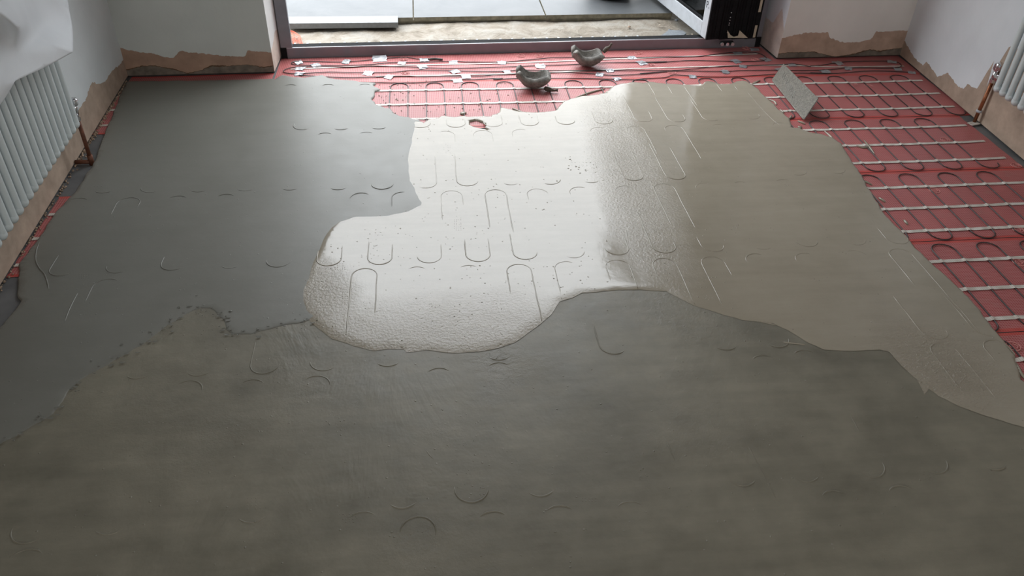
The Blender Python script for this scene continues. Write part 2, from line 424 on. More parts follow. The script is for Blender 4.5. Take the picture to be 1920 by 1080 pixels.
_w = JX[1]-JX[0]
Y0S = at(900, 30.5, ZS).y - .03*at(900, 30.5, ZS).x
paving_slab(JX[0]-_w, JX[0], Y0S, Y0S+.60, 'pale grey paving slab behind the stone offcut, leftmost along the edge')
paving_slab(JX[0], JX[1], Y0S, Y0S+.60, 'pale grey paving slab in the middle, between the two open joints')
paving_slab(JX[1], JX[1]+_w, Y0S, Y0S+.60, 'pale grey paving slab under the dark pot')
bed = bmesh.new(); prism(bed, [(JX[0]-_w, Y0S-.006), (JX[1]+_w, Y0S+.06), (JX[1]+_w, Y0S+1.2), (JX[0]-_w, Y0S+1.2)], -.02, ZS-.0225)
tag(link('ground_bed', bed, M_slabedge), kind='structure')

# narrow stone offcut lying against the slab edge
a, b = at(536, 44, .042), at(746, 42, .042)
bm = bmesh.new()
ang = math.atan2(b.y-a.y, b.x-a.x); ln = (b-a).length
box(bm, ((a.x+b.x)/2-math.sin(ang)*.055, (a.y+b.y)/2+.055, .027), (ln, .11, .030), ang, .002)
tag(link('stone_offcut', bm, M_stone), 'long narrow grey stone offcut lying in front of the left paving slab', 'stone')
# slate piece
bm = bmesh.new(); prism(bm, [at(*p, .012) for p in [(1229, 76), (1268, 77), (1287, 64), (1280, 59), (1254, 58)]], .010, .018)
tag(link('slate_piece', bm, M_slate), 'flat broken piece of dark slate just outside the threshold', 'slate')
# orange mesh scrap
bm = bmesh.new()
o0 = at(533, 60, .016)
gx = [at(530+i*3.7, 56+i*.6+ (6 if i > 5 else 0), .018) for i in range(10)]
for i, p in enumerate(gx):
    q = at(535+i*3.9, 83+i*.5-(5 if i < 3 else 0), .018)
    tube(bm, smooth_line([p, (p+q)/2+Vector((.004*math.sin(i*2), 0, .006)), q], .02), .0012, 5)
for j in range(11):
    t = j/10
    tube(bm, smooth_line([gx[0].lerp(at(535, 80, .018), t), gx[5].lerp(at(554, 86, .018), t)+Vector((0, .01*math.sin(j), .003)), gx[9].lerp(at(570, 88, .018), t)], .02), .0012, 5)
tag(link('plastic_mesh_scrap', bm, M_orange, smooth=True), 'scrap of orange plastic mesh outside beside the left door jamb', 'mesh scrap')
# dark pot on the slab
pc = at(1160, 3, ZS); pc.y += .12; pc.x -= .03
bm = bmesh.new()
prof = [(0, 0), (.105, 0), (.125, .012), (.150, .06), (.172, .14), (.185, .22), (.195, .225), (.195, .245), (.178, .245), (.16, .12), (0, .1)]
NS = 10
rings = [[bm.verts.new((pc.x+r*math.cos(2*PI*k/NS+.2), pc.y+r*math.sin(2*PI*k/NS+.2), ZS+z)) for k in range(NS)] for r, z in prof[1:-1]]
for A, B in zip(rings, rings[1:]):
    for k in range(NS): bm.faces.new((A[k], A[(k+1) % NS], B[(k+1) % NS], B[k]))
bm.faces.new(rings[0][::-1]); bm.faces.new(rings[-1])
tag(link('plant_pot', bm, M_pot), 'dark faceted pot standing on the right paving slab', 'pot')
# pebbles
def pebble(px, py, r, label, mat=M_pebble):
    p = at(px, py, .012); bm = bmesh.new(); bmesh.ops.create_icosphere(bm, subdivisions=2, radius=r)
    for v in bm.verts:
        v.co *= 1+.25*noise.noise(v.co*60+Vector((px, py, 0))); v.co.z *= .6
    bm.transform(Matrix.Translation((p.x, p.y, .010+r*.3)))
    tag(link('pebble', bm, mat, smooth=True), label, 'pebble', 'pebbles on the rough ground outside')
pebble(1299, 65, .009, 'small white pebble between the slate piece and the door stack')
pebble(1255, 56, .007, 'small dark pebble just behind the slate piece', M_slate)
pebble(1180, 50, .009, 'brown pebble on sandy ground left of the slate piece', M_rubble)
pebble(1237, 47, .006, 'cream pebble up by the slab edge above the slate piece')
pebble(1269, 38, .012, 'dark stone beside the slab edge next to the open door', M_slate)

# ------------------------------------------------------------------ bifold door
dr = empty('door_1', (0, 0, 0)); tag(dr, kind='structure')
TZ = .055
def frame_y(x): return 4.027+.0352*(x+.0)
def along(x0, x1, dy0, dy1, z0, z1, bm):
    prism(bm, [(x0, frame_y(x0)+dy0), (x1, frame_y(x1)+dy0), (x1, frame_y(x1)+dy1), (x0, frame_y(x0)+dy1)], z0, z1)
XA, XB = XLJ+.012, XRJ-.030
bm = bmesh.new(); along(XA, XB, 0, .075, 0, TZ-.012, bm); along(XA, XB, 0, .005, TZ-.012, TZ, bm); link('threshold', bm, M_alu, dr)
bm = bmesh.new(); along(XA, XB, -.0015, .0045, TZ-.004, TZ+.001, bm); link('threshold_nosing', bm, M_alu_light, dr)
bm = bmesh.new(); along(XA, XB, .006, .058, TZ-.0119, TZ-.001, bm)
link('track', bm, M_black, dr)
bm = bmesh.new()
for k in range(30):
    x = XA+.06+k*.062
    along(x, x+.010, .052, .062, TZ-.0118, TZ+.0015, bm)
link('drainage_clip', bm, M_film, dr)['kind'] = 'stuff'
def jamb(x, s):
    bm = bmesh.new()
    y = frame_y(x)
    box(bm, (x+s*.028, y+.015, (TZ+2.17)/2), (.056, .03, 2.17-TZ), FK)
    link('jamb', bm, M_alu, dr)
    bm = bmesh.new(); box(bm, (x+s*.020, y+.052, (TZ+2.17)/2), (.040, .045, 2.17-TZ), FK); link('jamb_channel', bm, M_alu_light, dr)
    bm = bmesh.new(); box(bm, (x+s*.014, y+.002, .028), (.028, .012, .056), FK); box(bm, (x+s*.014, y+.02, .03), (.028, .03, .056), FK); link('jamb_foot', bm, M_black, dr)
jamb(XA, 1); jamb(XB, -1)
bm = bmesh.new(); along(XA, XB, 0, .07, 2.10, 2.17, bm); link('head', bm, M_alu, dr)

LD = Vector((-.146, .989, 0)).normalized(); LN = Vector((LD.y, -LD.x, 0))  # along the leaf, and towards its right side
def leaf(base, length, label, white, idx):
    t = empty('door_leaf', base); tag(t, label, 'door panel', 'folded door leaves at the right of the opening')
    z0, z1 = .012, 2.03; th = .058; w = .062
    rot = math.atan2(LD.y, LD.x)
    def bar(bm, a0, a1, za, zb, ta=0, tb=th, bev=.003):
        box(bm, (LD*((a0+a1)/2)+LN*((ta+tb)/2)+Vector((0, 0, (za+zb)/2))), (a1-a0, tb-ta, zb-za), rot, bev)
    bm = bmesh.new(); bar(bm, 0, w, z0, z1); t2 = link('stile', bm, white, t)
    bm = bmesh.new(); bar(bm, length-w, length, z0, z1); link('stile', bm, white, t)
    bm = bmesh.new(); bar(bm, w, length-w, z0, z0+.075); link('bottom_rail', bm, white, t)
    bm = bmesh.new(); bar(bm, w, length-w, z1-.075, z1); link('top_rail', bm, white, t)
    bm = bmesh.new(); bar(bm, w-.001, length-w+.001, z0+.074, z1-.074, .016, .042, 0); gp = link('glass_pane', bm, M_glass, t)
    bm = bmesh.new()
    for (A, B, C_, D_) in ((w, w+.012, z0+.075, z1-.075), (length-w-.012, length-w, z0+.075, z1-.075), (w, length-w, z0+.075, z0+.087)):
        bar(bm, A, B, C_, D_, .006, th-.006, 0)
    link('glazing_gasket', bm, M_black, gp)
    bm = bmesh.new(); bar(bm, -.010, .0008, z0, z1, .0012, th+.0135, 0)  # black cover on leaf end and gap: gasket plus shade put into the colour
    for q in (.013, .028, .044): bar(bm, -.015, -.010, z0+.01, z1, q-.002, q+.002, 0)
    link('edge_gasket_shade', bm, M_black, t2)
    return t, t2
b0 = at(1322, 73, TZ+.014); b0.z = TZ
lf0, st0 = leaf(b0, .97, 'leftmost folded door leaf, glazed, with pale film and a handwritten letter on its stile', M_film, 0)
_tx = bpy.data.curves.new('t', 'FONT'); _tx.body = 'P.'; _tx.size = .05; _tx.extrude = .0003; _to = bpy.data.objects.new('t', _tx)
COL.objects.link(_to); _dg = bpy.context.evaluated_depsgraph_get(); _me = bpy.data.meshes.new_from_object(_to.evaluated_get(_dg)); bpy.data.objects.remove(_to)
_me.materials.clear(); _me.materials.append(M_ink)
lt = bpy.data.objects.new('handwritten_letter', _me); COL.objects.link(lt); lt.parent = st0
# letter lies on the left face of the stile: local x up the stile's width, slightly slanted
_X = -LD; _Zz = -LN; _Y = Vector((0, 0, 1))
mm = Matrix(((_X.x, _Y.x, _Zz.x, 0), (_X.y, _Y.y, _Zz.y, 0), (_X.z, _Y.z, _Zz.z, 0), (0, 0, 0, 1)))
lt.matrix_local = Matrix.Translation(LD*.050+(-LN)*.0008+Vector((0, 0, .165))) @ mm @ Matrix.Rotation(.12, 4, 'Z')
for k, lab in ((1, 'second folded door leaf, black edge toward the room, behind the leftmost leaf'), (2, 'third folded door leaf, dark edge with gasket, between second leaf and jamb leaf'), (3, 'rightmost folded door leaf, black edge with white tape strips, against the right jamb')):
    pb = b0+Vector((.072*k, .0027*k, 0))
    lf, st = leaf(pb, .95, lab, M_film, k)
    if k == 3:
        for za, zb in ((.02, .085), (.155, .235), (.30, .37)):
            bm = bmesh.new(); box(bm, LN*.050-LD*.0165+Vector((0, 0, (za+zb)/2)), (.0015, .014, zb-za), math.atan2(LD.y, LD.x))
            link('white_tape_strip', bm, M_cream, st)
    if k == 1:
        for q, zz in enumerate((.05, .09, .10, .115, .13, .155)):
            bm = bmesh.new(); bmesh.ops.create_uvsphere(bm, u_segments=8, v_segments=6, radius=.003, matrix=Matrix.Translation(LN*.04-LD*.016+Vector((0, 0, zz+.0))))
            link('screw', bm, M_steel, st)
# rollers at the stack foot
bm = bmesh.new()
rb = empty('roller_carriage', b0+Vector((.105, -.055, -.004))); tag(rb, 'black roller carriage with small wheels on the track under the door stack', 'roller')
box(bm, (0, .01, .012), (.07, .022, .018), FK, .002); link('body', bm, M_black, rb)
for dx in (-.028, .0, .028):
    bm = bmesh.new(); bmesh.ops.create_cone(bm, cap_ends=True, segments=16, radius1=.009, radius2=.009, depth=.008, matrix=Matrix.Translation((dx, -.004, .010)) @ Matrix.Rotation(PI/2, 4, 'X'))
    link('wheel', bm, M_steel if dx else M_chrome, rb, smooth=False)
# made-up cream plate standing in for bright ground seen under the stack
bm = bmesh.new()
cy = b0.y-.028
pts = [at_y(x, y, cy) for x, y in [(1365, 71), (1364, 57), (1370, 66), (1376, 69), (1384, 67), (1387, 57), (1402, 71)]]
vsA = [bm.verts.new(p) for p in pts]; vsB = [bm.verts.new(p+Vector((0, .002, 0))) for p in pts]
bm.faces.new(vsA); bm.faces.new(vsB[::-1])
for i in range(len(pts)): bm.faces.new((vsA[i], vsB[i], vsB[(i+1) % len(pts)], vsA[(i+1) % len(pts)]))
bmesh.ops.recalc_face_normals(bm, faces=bm.faces)
tag(link('ground_glimpse', bm, M_cream), 'added cream plate standing in for bright ground seen under the black door stack', 'ground glimpse')

# ------------------------------------------------------------------ heating mats
PER = .1681
MW = .5
Y1 = 3.6735
# phases measured for the loops of each row: (x of a top tip, x of a bottom tip)
row_phase = {1: (-.454, -.5415), 2: (-.2558, -.353), 3: (-.4214, -.3472), 4: (-.219, -.3144), 5: (-.3325, .0739)}
tapes_y = {1: (3.585, 3.428, 3.276), 2: (3.078, 2.922, 2.768), 3: (2.565, 2.410, 2.256), 4: (2.067, 1.908, 1.755), 5: (1.567, 1.410, 1.255)}
ext = {1: (-1.385, 2.545), 2: (-1.22, 2.475), 3: (-1.348, 2.47), 4: (-1.16, 2.45), 5: (-1.2, 2.43)}
slope = .004
def fabric(bm, x0, x1, ya, yb, z=.0012, k=slope, sel=.012, nx=160, ny=10):
    lay = bm.verts.layers.float.new('selvage')
    ys_ = [ya, ya+sel, ya+sel+.004]+list(np.linspace(ya+.05, yb-.05, ny))+[yb-sel-.004, yb-sel, yb]
    g = []
    for y in ys_:
        row = []
        for x in np.linspace(x0, x1, nx):
            jx = .004*noise.noise((x*9, y*30, 1)) if y in (ya, yb) else 0
            v = bm.verts.new((x+(.006*noise.noise((1, y*40, 5)) if x in (x0, x1) else 0), y+k*x+jx, z+.0010*noise.noise((x*7, y*7, 2))))
            v[lay] = 1.0 if (y <= ya+sel+1e-6 or y >= yb-sel-1e-6) else 0.0
            row.append(v)
        g.append(row)
    for A, B in zip(g, g[1:]):
        for i in range(len(A)-1): bm.faces.new((A[i], A[i+1], B[i+1], B[i]))
def tape_strip(bm, pts, w, z, cable_x=None):
    """ribbon along pts (x,y); rises over the cables"""
    L = []
    for i, p in enumerate(pts):
        a = Vector(pts[max(0, i-1)]); b = Vector(pts[min(len(pts)-1, i+1)]); t = (b-a).normalized(); n = Vector((-t.y, t.x))
        zz = z
        if cable_x is not None:
            d = min(abs(p[0]-cx) for cx in cable_x); zz = z+.0038*max(0, 1-d/.010)
        wob = .0012*noise.noise((p[0]*20, p[1]*9, 3))
        q = Vector(p)
        L.append([bm.verts.new((*(q+n*(w/2+wob)), zz)), bm.verts.new((*(q-n*(w/2-wob)), zz)),
                  bm.verts.new((*(q+n*(w/2+wob)), zz-.0006)), bm.verts.new((*(q-n*(w/2-wob)), zz-.0006))])
    for A, B in zip(L, L[1:]):
        bm.faces.new((A[1], B[1], B[0], A[0])); bm.faces.new((A[0], B[0], B[2], A[2])); bm.faces.new((A[3], B[3], B[1], A[1]))
def roundel(px, py, parent, r=.020):
    p = at(px, py, .003); bm = bmesh.new()
    tube(bm, [(p.x+r*math.cos(a), p.y+r*math.sin(a), .0034) for a in np.linspace(0, 2*PI, 25)], .0013, 4)
    for s in (-1, 1):
        tube(bm, [(p.x+s*(.004+.008*math.sin(a)), p.y+(a-PI/2)*.007, .0034) for a in np.linspace(0, PI, 9)], .0013, 4)
    link('printed_roundel', bm, M_print, parent)

mat_labels = {1: 'red heating mat, first striped row from the door, under the tilted trowel', 2: 'red heating mat, second striped row from the door, ending at the right copper pipe',
              3: 'red heating mat, third striped row from the door', 4: 'red heating mat, fourth striped row from the door, at the right edge of the picture', 5: 'red heating mat, fifth row, only a sliver showing lowest at the right'}
mats = {}
for k in range(1, 6):
    ytop = Y1-(k-1)*MW+.012; ybot = Y1-k*MW+.012
    root = empty('heating_mat', (0, 0, 0)); mats[k] = root
    tag(root, mat_labels[k], 'heating mat', 'red underfloor heating mats')
    x0, x1 = ext[k]
    bm = bmesh.new(); fabric(bm, x0, x1, ybot+.002, ytop-.002, z=.0014+.0003*(k % 2)); link('mesh_fabric', bm, M_mesh, root)
    # serpentine cable
    tt, bt = row_phase[k]; h = PER/2; r = PER/4
    yt, yb = Y1-(k-1)*MW-.0127, Y1-(k-1)*MW-(MW-.0127)
    n0 = int(math.floor((x0-tt)/PER)); pts = []; legs = []
    x = tt+n0*PER
    while x < x0+r+.012: x += PER
    while x+r < x1-.012:
        for a in np.linspace(PI, 0, 9): pts.append((x+r*math.cos(a), yt-r+r*math.sin(a)))
        legs += [x-r, x+r]
        xb = x+h
        if xb+r > x1-.012: break
        for a in np.linspace(PI, 2*PI, 9): pts.append((xb+r*math.cos(a), yb+r+r*math.sin(a)))
        x += PER
    # lean of the loops, small wander, then resample
    def warp(x, y):
        lean = (bt-tt-h) % PER
        if lean > h: lean -= PER
        f = (yt-y)/(yt-yb)
        return (x+lean*f*.9+.004*noise.noise((x*8, y*3, k)), y+slope*x)
    lines = []
    for (xa, ya), (xb_, yb_) in zip(pts, pts[1:]):
        n = max(1, int(math.hypot(xb_-xa, yb_-ya)/.03))
        for q in range(n): lines.append((xa+(xb_-xa)*q/n, ya+(yb_-ya)*q/n))
    lines.append(pts[-1])
    bm = bmesh.new(); tube(bm, [(*warp(*p), .0045) for p in lines], .0022, 6)
    link('heating_cable', bm, M_cable, root, smooth=True)
    for ty in tapes_y[k]:
        lx_ = [warp(c, ty)[0] for c in legs]
        bm = bmesh.new(); xa = x0+.004; xb_ = x1-.02-.02*random.random()
        tape_strip(bm, [(x, ty+slope*(x-1.8)+.012*math.exp(-(xb_-x)/.18)+.003*noise.noise((x*5, ty, 0))) for x in np.arange(xa, xb_, .006)], .0165, .0042, lx_)
        link('white_tape', bm, M_tape, root)
for px, py, k in [(1629, 161, 1), (1772, 262, 2), (1752, 357, 3), (1908, 430, 3), (1900, 649, 4), (1600, 158, 1), (1910, 492, 4), (1905, 310, 2)]:
    roundel(px, py, mats[k])

# far strip by the door: mesh laid lengthwise, cable run out in long wavy lines and taped down
root = empty('heating_mat', (0, 0, 0)); tag(root, 'red heating mat strip along the threshold with long wavy cable runs and silver tape', 'heating mat', 'red underfloor heating mats')
bm = bmesh.new()
lay = bm.verts.layers.float.new('selvage')
Nx = 220
g = []
for t in np.linspace(0, 1, 22):
    row = []
    for x in np.linspace(-.715, 2.556, Nx):
        top = frame_y(x)-.004 if x < XRJ-.01 else fy(x)+.010
        lo = Y1+slope*x+.010
        y = lo+(top-lo)*t
        v = bm.verts.new((x, y, .0015+.0011*noise.noise((x*7, y*9, 4)))); v[lay] = 1.0 if t < .04 else 0.0; row.append(v)
    g.append(row)
for A, B in zip(g, g[1:]):
    for i in range(Nx-1): bm.faces.new((A[i], A[i+1], B[i+1], B[i]))
link('mesh_fabric', bm, M_mesh, root)
lft = empty('heating_mat', (0, 0, 0)); tag(lft, 'red heating mat edge showing under the left plaster pier', 'heating mat', 'red underfloor heating mats')
bm = bmesh.new(); fabric(bm, -1.385, -.725, Y1+.012, 3.838, z=.0015, nx=60, ny=3, k=.037); link('mesh_fabric', bm, M_mesh, lft)

z4 = lambda l: [(a/4+480, b/4) for a, b in l]
z9 = lambda l: [(a/4+900, b/4) for a, b in l]
z12 = lambda l: [(a/5.333+1200, b/5.333) for a, b in l]
z14 = lambda l: [(a/3.6+1400, b/3.6) for a, b in l]
run1 = list(reversed(z4([(265, 472), (300, 462), (450, 462), (640, 465), (800, 455), (900, 445), (1000, 435), (1130, 430), (1240, 445), (1390, 445)]))) \
    + z4([(290, 485), (420, 490), (700, 490), (900, 480), (1000, 470), (1200, 468), (1450, 460), (1600, 465), (1850, 466)]) \
    + z9([(200, 465), (400, 445), (600, 430), (930, 432), (1150, 432)]) \
    + z12([(0, 575), (200, 570), (550, 565), (700, 550), (900, 525), (1000, 520), (1150, 525), (1220, 545), (1265, 582), (1240, 605), (1150, 613), (1000, 615), (800, 610), (500, 605), (250, 620), (0, 630)]) \
    + z9([(1400, 462), (1150, 468), (940, 470), (660, 485), (500, 490), (150, 503)]) \
    + z4([(1600, 510), (1400, 512), (1100, 500), (860, 495), (700, 503), (500, 500), (350, 500), (250, 510), (205, 530), (220, 546), (300, 553), (400, 548), (550, 540), (760, 545), (900, 545), (1050, 540), (1200, 525), (1450, 530), (1800, 537)]) \
    + z9([(300, 525), (600, 528), (950, 528), (1100, 530)]) \
    + z12([(0, 703), (200, 705), (420, 700), (700, 672), (900, 660), (1100, 655), (1400, 645), (1550, 640), (1700, 665)]) \
    + z14([(430, 445), (500, 440), (600, 425), (700, 415), (900, 412), (1000, 415), (1042, 435), (1030, 455), (950, 460), (700, 458), (560, 470), (400, 475), (200, 474)]) \
    + z12([(1380, 700), (1000, 705), (850, 715), (420, 710), (200, 720), (0, 735)]) \
    + z9([(1400, 535), (1200, 555), (1000, 565), (800, 550), (500, 545), (100, 562)]) \
    + z4([(1700, 570), (1400, 572), (1250, 575), (1100, 570), (800, 580), (600, 580), (400, 568), (320, 565)])
run2 = z4([(700, 612), (900, 620), (1200, 620), (1350, 610), (1560, 600), (1850, 587)]) + z9([(100, 596), (250, 590), (480, 588), (700, 588), (1050, 595), (1250, 600)]) \
    + z12([(0, 790), (250, 775), (340, 750), (600, 765), (850, 770), (1150, 755), (1400, 740), (1550, 730), (1880, 735)]) + z14([(430, 490), (600, 495), (800, 480), (950, 480), (1130, 490)])
bm = bmesh.new(); tube(bm, smooth_line([at(x, y, .005) for x, y in run1], .02), .0021, 6); link('heating_cable', bm, M_cable, root, smooth=True)
bm = bmesh.new(); tube(bm, smooth_line([at(x, y, .005) for x, y in run2], .02), .0021, 6); link('heating_cable', bm, M_cable, root, smooth=True)
for ln in ([(545, 130), (700, 124), (960, 118), (1200, 109), (1369, 103), (1420, 101)], [(705, 144), (830, 141), (1000, 137), (1200, 128.5), (1450, 122.5), (1560, 125.6), (1695, 124)]):
    P = smooth_line([at(x, y, .003) for x, y in ln], .012)
    bm = bmesh.new(); tape_strip(bm, [(p.x, p.y) for p in P], .011, .0040); link('white_tape', bm, M_tape, root)
patches = z4([(318, 466), (447, 488), (678, 460), (1095, 470), (1262, 447), (1478, 466), (1850, 468), (330, 512), (325, 552), (843, 547), (1248, 500), (1490, 535), (1880, 537), (1000, 575), (1575, 572), (1510, 603)]) \
    + z9([(163, 468), (452, 495), (1135, 432), (1212, 470), (972, 527), (897, 558), (1028, 590), (1595, 573)]) \
    + z12([(975, 530), (960, 610), (1145, 492), (1255, 592), (1030, 660), (850, 715), (1520, 648), (1400, 695), (1850, 715)]) \
    + z14([(530, 480), (617, 425), (685, 460), (980, 415), (1018, 465), (1113, 488)])
def foil(p, w, h, ang, parent, lift=0):
    bm = bmesh.new(); n = 7; g = []
    rot = Matrix.Rotation(ang, 2)
    for j in range(n):
        row = []
        for i in range(n):
            u, v = (i/(n-1)-.5), (j/(n-1)-.5)
            q = rot @ Vector((u*w*(1+.25*noise.noise((p.x*9, v*3, 1))), v*h*(1+.3*noise.noise((p.x*9, u*3, 7)))))
            z = .0075*math.exp(-(v*h/.010)**2)*.45+.0042+.0022*noise.noise((p.x*31+u*4, p.y*31+v*4, 0)) + lift*max(0, v)
            row.append(bm.verts.new((p.x+q.x, p.y+q.y, z)))
        g.append(row)
    for A, B in zip(g, g[1:]):
        for i in range(n-1): bm.faces.new((A[i], A[i+1], B[i+1], B[i]))
    o = link('foil_tape_patch', bm, M_duct, parent)
    md = o.modifiers.new('s', 'SOLIDIFY'); md.thickness = .0005
    return o
for i, (x, y) in enumerate(patches):
    foil(at(x, y, .005), .036+.014*random.random(), .036+.02*random.random(), random.uniform(-.5, .5), root)
foil(at(712, 112, .006), .07, .036, .08, root, lift=.035)
# blackened cable joint
bm = bmesh.new(); tube(bm, smooth_line([at(x, y, .008) for x, y in z4([(1290, 445), (1340, 440), (1400, 446)])], .01), .005, 8); link('cable_joint', bm, M_cable_dirty, root, smooth=True)
for px, py in [(977, 105), (1010, 105), (1197, 99.5), (1220, 121), (757, 111), (760, 136), (1398, 90), (1416, 111.6), (1260, 136)]:
    roundel(px, py, root)

# ------------------------------------------------------------------ screed
def inside(P, poly):
    x, y = P[:, 0], P[:, 1]; c = np.zeros(len(P), bool); n = len(poly)
    for i in range(n):
        x0, y0 = poly[i]; x1, y1 = poly[(i+1) % n]
        if y0 == y1: continue
        m = ((y0 > y) != (y1 > y)) & (x < (x1-x0)*(y-y0)/(y1-y0)+x0); c ^= m
    return c
def seg_dist(P, A, B):
    """distance of each point to the nearest boundary segment and its index"""
    best = np.full(len(P), 1e9); idx = np.zeros(len(P), int)
    for i, (a, b) in enumerate(zip(A, B)):
        d = b-a; L = max(d@d, 1e-12); t = np.clip(((P-a)@d)/L, 0, 1)
        q = np.hypot(P[:, 0]-a[0]-t*d[0], P[:, 1]-a[1]-t*d[1]); m = q < best; best[m] = q[m]; idx[m] = i
    return best, idx
def refine(pts, step, jit, seed):
    """pts: [(x, y, widthclass)] -> dense jittered outline"""
    out = []
    n = len(pts)
    for i in range(n):
        a, b = pts[i], pts[(i+1) % n]
        L = math.hypot(b[0]-a[0], b[1]-a[1]); m = max(1, int(L/step))
        nx, ny = -(b[1]-a[1])/max(L, 1e-9), (b[0]-a[0])/max(L, 1e-9)
        for k in range(m):
            t = k/m; x, y = a[0]+(b[0]-a[0])*t, a[1]+(b[1]-a[1])*t
            j = jit*(a[3] if len(a) > 3 else 1)*(noise.noise((x*22, y*22, seed))+.5*noise.noise((x*70, y*70, seed+3)))
            out.append((x+nx*j, y+ny*j, a[2]))
    return out
class Layer:
    def __init__(s, name, mat, outline, holes, z, zlow, step, seed):
        s.name, s.mat, s.z, s.seed = name, mat, z, seed
        s.poly = refine(outline, .009, .006, seed); s.holes = [refine(h, .008, .006, seed+9) for h in holes]
        s.loops = [s.poly]+s.holes; s.zlow = zlow; s.step = step; s.zmap = {}
        s.xy = np.array([(p[0], p[1]) for p in s.poly])
    def height(s, x, y):
        return s.z+.0005*noise.noise((x*1.7, y*1.7, s.seed))+.0003*noise.noise((x*7, y*7, s.seed))
    def build(s, extra):
        A = np.concatenate([np.array([(p[0], p[1]) for p in L]) for L in s.loops])
        B = np.concatenate([np.roll(np.array([(p[0], p[1]) for p in L]), -1, 0) for L in s.loops])
        Wd = np.concatenate([np.array([p[2] for p in L]) for L in s.loops])
        lo, hi = A.min(0), A.max(0)
        gx, gy = np.meshgrid(np.arange(lo[0], hi[0], s.step), np.arange(lo[1], hi[1], s.step))
        G = np.stack([gx.ravel(), gy.ravel()], 1)+rng.uniform(-.2, .2, (gx.size, 2))*s.step
        m = inside(G, [(p[0], p[1]) for p in s.loops[0]])
        for h in s.loops[1:]: m &= ~inside(G, [(p[0], p[1]) for p in h])
        G = G[m]; d, _ = seg_dist(G, A, B); G = G[d > s.step*.55]
        # rings set in from the edge so that the lip has a section
        R = []
        ndir = B-A; ln = np.hypot(ndir[:, 0], ndir[:, 1])[:, None]+1e-9; nr = np.stack([-ndir[:, 1], ndir[:, 0]], 1)/ln
        for f in (.25, .6, 1.0):
            for sgn in (1, -1):
                Q = (A+B)/2+nr*sgn*(Wd*f)[:, None]
                mm = inside(Q, [(p[0], p[1]) for p in s.loops[0]])
                for h in s.loops[1:]: mm &= ~inside(Q, [(p[0], p[1]) for p in h])
                Q = Q[mm]; wq = (Wd*f)[mm]
                dq, _ = seg_dist(Q, A, B); R.append(Q[dq > wq*.85])
        P = np.concatenate([A]+R+[G]); nA = len(A)
        edges = []; o = 0
        for L in s.loops:
            n = len(L); edges += [(o+i, o+(i+1) % n) for i in range(n)]; o += n
        r = delaunay_2d_cdt([Vector(p) for p in P], edges, [], 0, 1e-6)
        V = np.array([(v.x, v.y) for v in r[0]]); F = [f for f in r[2]]
        cen = np.array([V[list(f)].mean(0) for f in F])
        m = inside(cen, [(p[0], p[1]) for p in s.loops[0]])
        for h in s.loops[1:]: m &= ~inside(cen, [(p[0], p[1]) for p in h])
        F = [f for f, k in zip(F, m) if k]
        d, idx = seg_dist(V, A, B); w = Wd[idx]
        t = np.clip(d/w, 0, 1); prof = np.where(np.isclose(w, .042), t*(2-t), np.sqrt(np.clip(1-(1-t)**2, 0, 1)))
        full = np.array([s.height(x, y) for x, y in V])
        # a slight swollen rim just inside the edge
        rim = .0003*np.exp(-((d-w*1.3)/(w*.8))**2)*(w < .03)
        zl = np.full(len(w), s.zlow)
        for q_, z_ in s.zmap.items(): zl[np.isclose(w, q_)] = z_
        zz = zl+(full-zl)*prof+rim
        bm = bmesh.new(); bv = [bm.verts.new((x, y, z)) for (x, y), z in zip(V, zz)]
        for f in F:
            try: bm.faces.new([bv[i] for i in f])
            except ValueError: pass
        extra(bm, s)
        for v in [v for v in bm.verts if not v.link_faces]: bm.verts.remove(v)
        return link(s.name, bm, s.mat, smooth=True)

def P2(l, w, j=1): return [(*at(x, y, .01).xy, w, j) for x, y in l]
# class widths: thin crisp lip .004, soft feather .03, rounded wet edge .014
wet_left = [(770, 232), (762, 270), (755, 300), (757, 340), (770, 365), (779, 382), (760, 392), (725, 398), (690, 400), (660, 402), (630, 412), (612, 425), (600, 440), (590, 462), (577, 490), (572, 505), (568, 520)]
wet_bot = [(557, 540), (558, 560), (566, 585), (584, 605), (620, 633), (660, 647), (700, 657), (730, 654), (757, 654), (762, 660), (800, 656), (850, 662), (905, 658), (935, 652), (965, 642), (1005, 614), (1035, 588), (1050, 565), (1075, 557), (1090, 549), (1130, 546), (1160, 543), (1200, 543), (1250, 546), (1275, 560), (1300, 572), (1340, 584), (1390, 600), (1450, 606), (1480, 620), (1510, 640), (1545, 655), (1590, 658), (1650, 655), (1668, 660), (1690, 685), (1720, 712), (1728, 728), (1734, 740), (1742, 728), (1760, 742), (1800, 762), (1850, 780), (1900, 795), (1960, 812), (2060, 850)]
wet_right = [(2080, 800), (2000, 760), (1950, 735), (1917, 710), (1912, 690), (1905, 668), (1885, 640), (1868, 618), (1850, 596), (1822, 560), (1795, 535), (1752, 495), (1722, 468), (1700, 440), (1690, 430), (1660, 400), (1645, 378), (1632, 355), (1618, 332), (1606, 312), (1592, 290), (1578, 268), (1562, 257), (1540, 250), (1522, 247), (1508, 243), (1500, 238), (1486, 238), (1482, 222), (1462, 205), (1445, 188), (1430, 174), (1415, 160), (1400, 152)]
wet_top = [(1392, 150), (1378, 151), (1366, 158), (1352, 157), (1336, 152), (1325, 151), (1312, 159), (1290, 158), (1270, 157), (1245, 155), (1225, 153), (1205, 154), (1185, 153), (1160, 156), (1150, 160), (1143, 166), (1135, 173), (1120, 176), (1095, 178), (1070, 184), (1058, 188), (1050, 195), (1045, 205), (1035, 208), (1015, 208), (1000, 210), (975, 208), (955, 203), (940, 200), (935, 210), (920, 218), (905, 217), (893, 219), (870, 217), (850, 218), (830, 215), (820, 221), (805, 222), (795, 228), (780, 226)]
